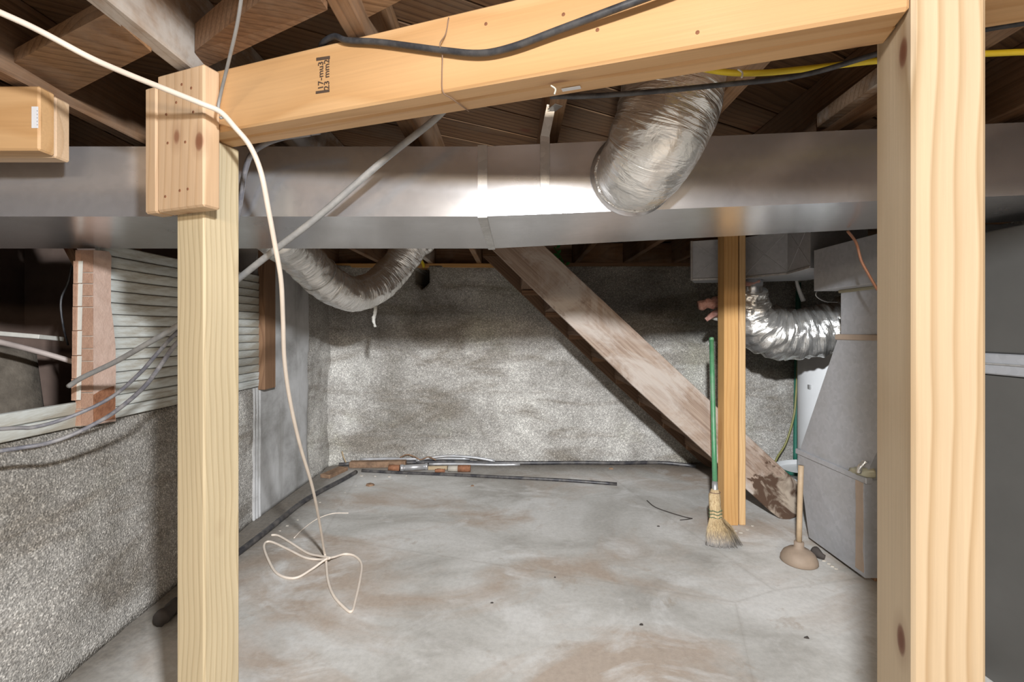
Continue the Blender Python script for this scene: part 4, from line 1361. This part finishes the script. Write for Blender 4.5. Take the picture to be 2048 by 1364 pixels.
o = tube('dry_vine', [along_wall(px, of, z) for px, of, z in ((800, -0.008, 0.062), (815, -0.004, 0.085), (830, -0.018, 0.068), (842, -0.042, 0.050), (856, -0.040, 0.070), (872, -0.046, 0.045))], 0.006, M['rotten'], None, 6, 5, True, lambda s, a: 1 + 0.5 * nz(s * 40, a, 2))
tag(o, 'dry brown vine twisted around the conduits', 'twig')
o = tube('drain_hose', [F(724, 941, 0.012), F(800, 945, 0.012), F(900, 949, 0.012), F(1000, 954, 0.012), F(1120, 960, 0.012), F(1234, 968, 0.012)], 0.0125, M['pipe_black'], None, 10, 5)
tag(o, 'straight dusty black hose lying out from the corner across the floor', 'hose')
o = tube('drain_hose', [F(712, 944, 0.0155), F(684, 960, 0.0155), F(640, 983, 0.016), F(600, 1008, 0.016), F(560, 1040, 0.016), F(520, 1072, 0.016), F(470, 1110, 0.016), F(400, 1160, 0.016)], 0.016, M['pipe_black'], None, 10, 5)
tag(o, 'black hose running along the gutter at the foot of the left wall', 'hose')
o = tube('splinter', [along_wall(692, -0.03, 0.035), along_wall(687, -0.012, 0.08), along_wall(684, -0.002, 0.125)], 0.006, M['cardboard'], None, 6, 2)
tag(o, 'small pale splinter of wood standing in the back left corner', 'splinter')
o = tube('rod', [P(166, 1252, 1.62), P(168, 1290, 1.62), P(175, 1322, 1.60)], 0.003, M['wire'], None, 6, 3)
tag(o, 'thin rusty wire sticking up against the pale knee wall', 'wire')

# twig and bits on the floor
tw = empty('twig', F(1340, 1020), 'thin forked dark twig lying on the floor left of the broom', 'twig')
tube('stem', [F(1294, 1001, 0.006), F(1310, 1014, 0.004), F(1340, 1025, 0.006), F(1370, 1034, 0.005), F(1385, 1037, 0.006)], 0.003, M['chip'], tw, 6, 4)
tube('fork', [F(1384, 1037, 0.006), F(1372, 1039, 0.006), F(1360, 1040, 0.004)], 0.0024, M['chip'], tw, 6, 3)


def chip(px, py, s, mat, label, group, name='debris_chip'):
    c = F(px, py)
    pts = []
    n = 6
    a0 = random.random() * 6
    top_, bot = [], []
    for k in range(n):
        a = a0 + 2 * math.pi * k / n
        r = s * (0.6 + 0.5 * random.random())
        bot.append(c + Vector((r * math.cos(a) * 1.3, r * math.sin(a) * 0.8, 0)))
        top_.append(c + Vector((r * math.cos(a) * 1.0, r * math.sin(a) * 0.6, s * 0.5 * (0.7 + random.random() * 0.5))))
    fs = [tuple(range(n))[::-1], tuple(range(n, 2 * n))] + [(i, (i + 1) % n, n + (i + 1) % n, n + i) for i in range(n)]
    o = mk(name, bot + top_, fs, mat)
    tag(o, label, 'debris', group)


for px, py, s in ((1110, 1155, 0.006), (1283, 1250, 0.008), (1614, 1276, 0.009), (984, 1206, 0.006), (1317, 1053, 0.008)):
    chip(px, py, s, M['chip'], 'small dark chip lying on the open floor', 'dark chips on the floor')
for px, py, s in ((670, 963, 0.008), (712, 972, 0.006), (723, 952, 0.012), (750, 953, 0.010), (778, 954, 0.014), (812, 952, 0.008), (690, 985, 0.006), (640, 1005, 0.007), (596, 1040, 0.007), (575, 1052, 0.009), (560, 1062, 0.007)):
    chip(px, py, s, M['chip_pale'], 'pale crumb of mortar lying beside the black hoses', 'mortar crumbs along the hoses', 'mortar_crumb')
for px, py, s in ((1470, 1062, 0.012), (1482, 1066, 0.012), (1495, 1060, 0.008), (1460, 1058, 0.01), (1505, 1052, 0.008)):
    chip(px, py, s, M['chip_pale'], 'pale crumb of plaster at the foot of the orange post', 'plaster crumbs by the post', 'plaster_crumb')
for px, py, s in ((1648, 1122, 0.012), (1657, 1128, 0.010), (1664, 1133, 0.012), (1672, 1138, 0.009)):
    chip(px, py, s, M['chip_pale'], 'pale crumb along the bottom edge of the plenum', 'crumbs under the plenum', 'plaster_crumb')
for px, py, s in ((945, 972, 0.014), (740, 971, 0.03), (1222, 938, 0.02)):
    chip(px, py, s, M['rotten'], 'brown chip of wood lying near the black hose', 'wood chips near the hose', 'wood_chip')
o = tube('rubber_scrap', [F(1628, 1102, 0.03), F(1640, 1110, 0.025), F(1650, 1115, 0.02)], lambda t: 0.026 - 0.012 * t, M['chip'], None, 12, 4, True, lambda s, a: 1 + 0.3 * nz(s * 30, math.cos(a), math.sin(a)))
tag(o, 'lump of dark rubber scrap wedged beside the plenum base', 'scrap')
o = tube('rubber_scrap', [F(322, 1240, 0.03), F(338, 1222, 0.035), F(352, 1210, 0.03)], 0.03, M['chip'], None, 12, 4, True, lambda s, a: 1 + 0.4 * nz(s * 30, math.cos(a), math.sin(a)))
tag(o, 'dark lump of rubble at the foot of the pale knee wall', 'scrap')

# green sprig behind the head of the stairs
sp = empty('leaf_sprig', P(1120, 512, 3.7), 'small green sprig growing in behind the top of the stringer', 'plant')
for k in range(7):
    c = P(1112 + 3 * k, 500 + 5 * k + random.uniform(-4, 4), 3.7)
    d = Vector((random.uniform(-1, 1), random.uniform(-0.4, 0.1), random.uniform(-1, 0.6))).normalized() * 0.05
    s = d.cross(Vector((0, 1, 0))).normalized() * 0.014
    mk('leaf', [c, c + d * 0.5 + s, c + d, c + d * 0.5 - s, c + d * 0.5 + Vector((0, -0.006, 0))], [(0, 1, 4), (1, 2, 4), (2, 3, 4), (3, 0, 4)], M['leaf'], sp)
tube('stem', [P(1108, 494, 3.71), P(1120, 512, 3.71), P(1132, 536, 3.71)], 0.004, M['leaf'], sp, 6, 3)
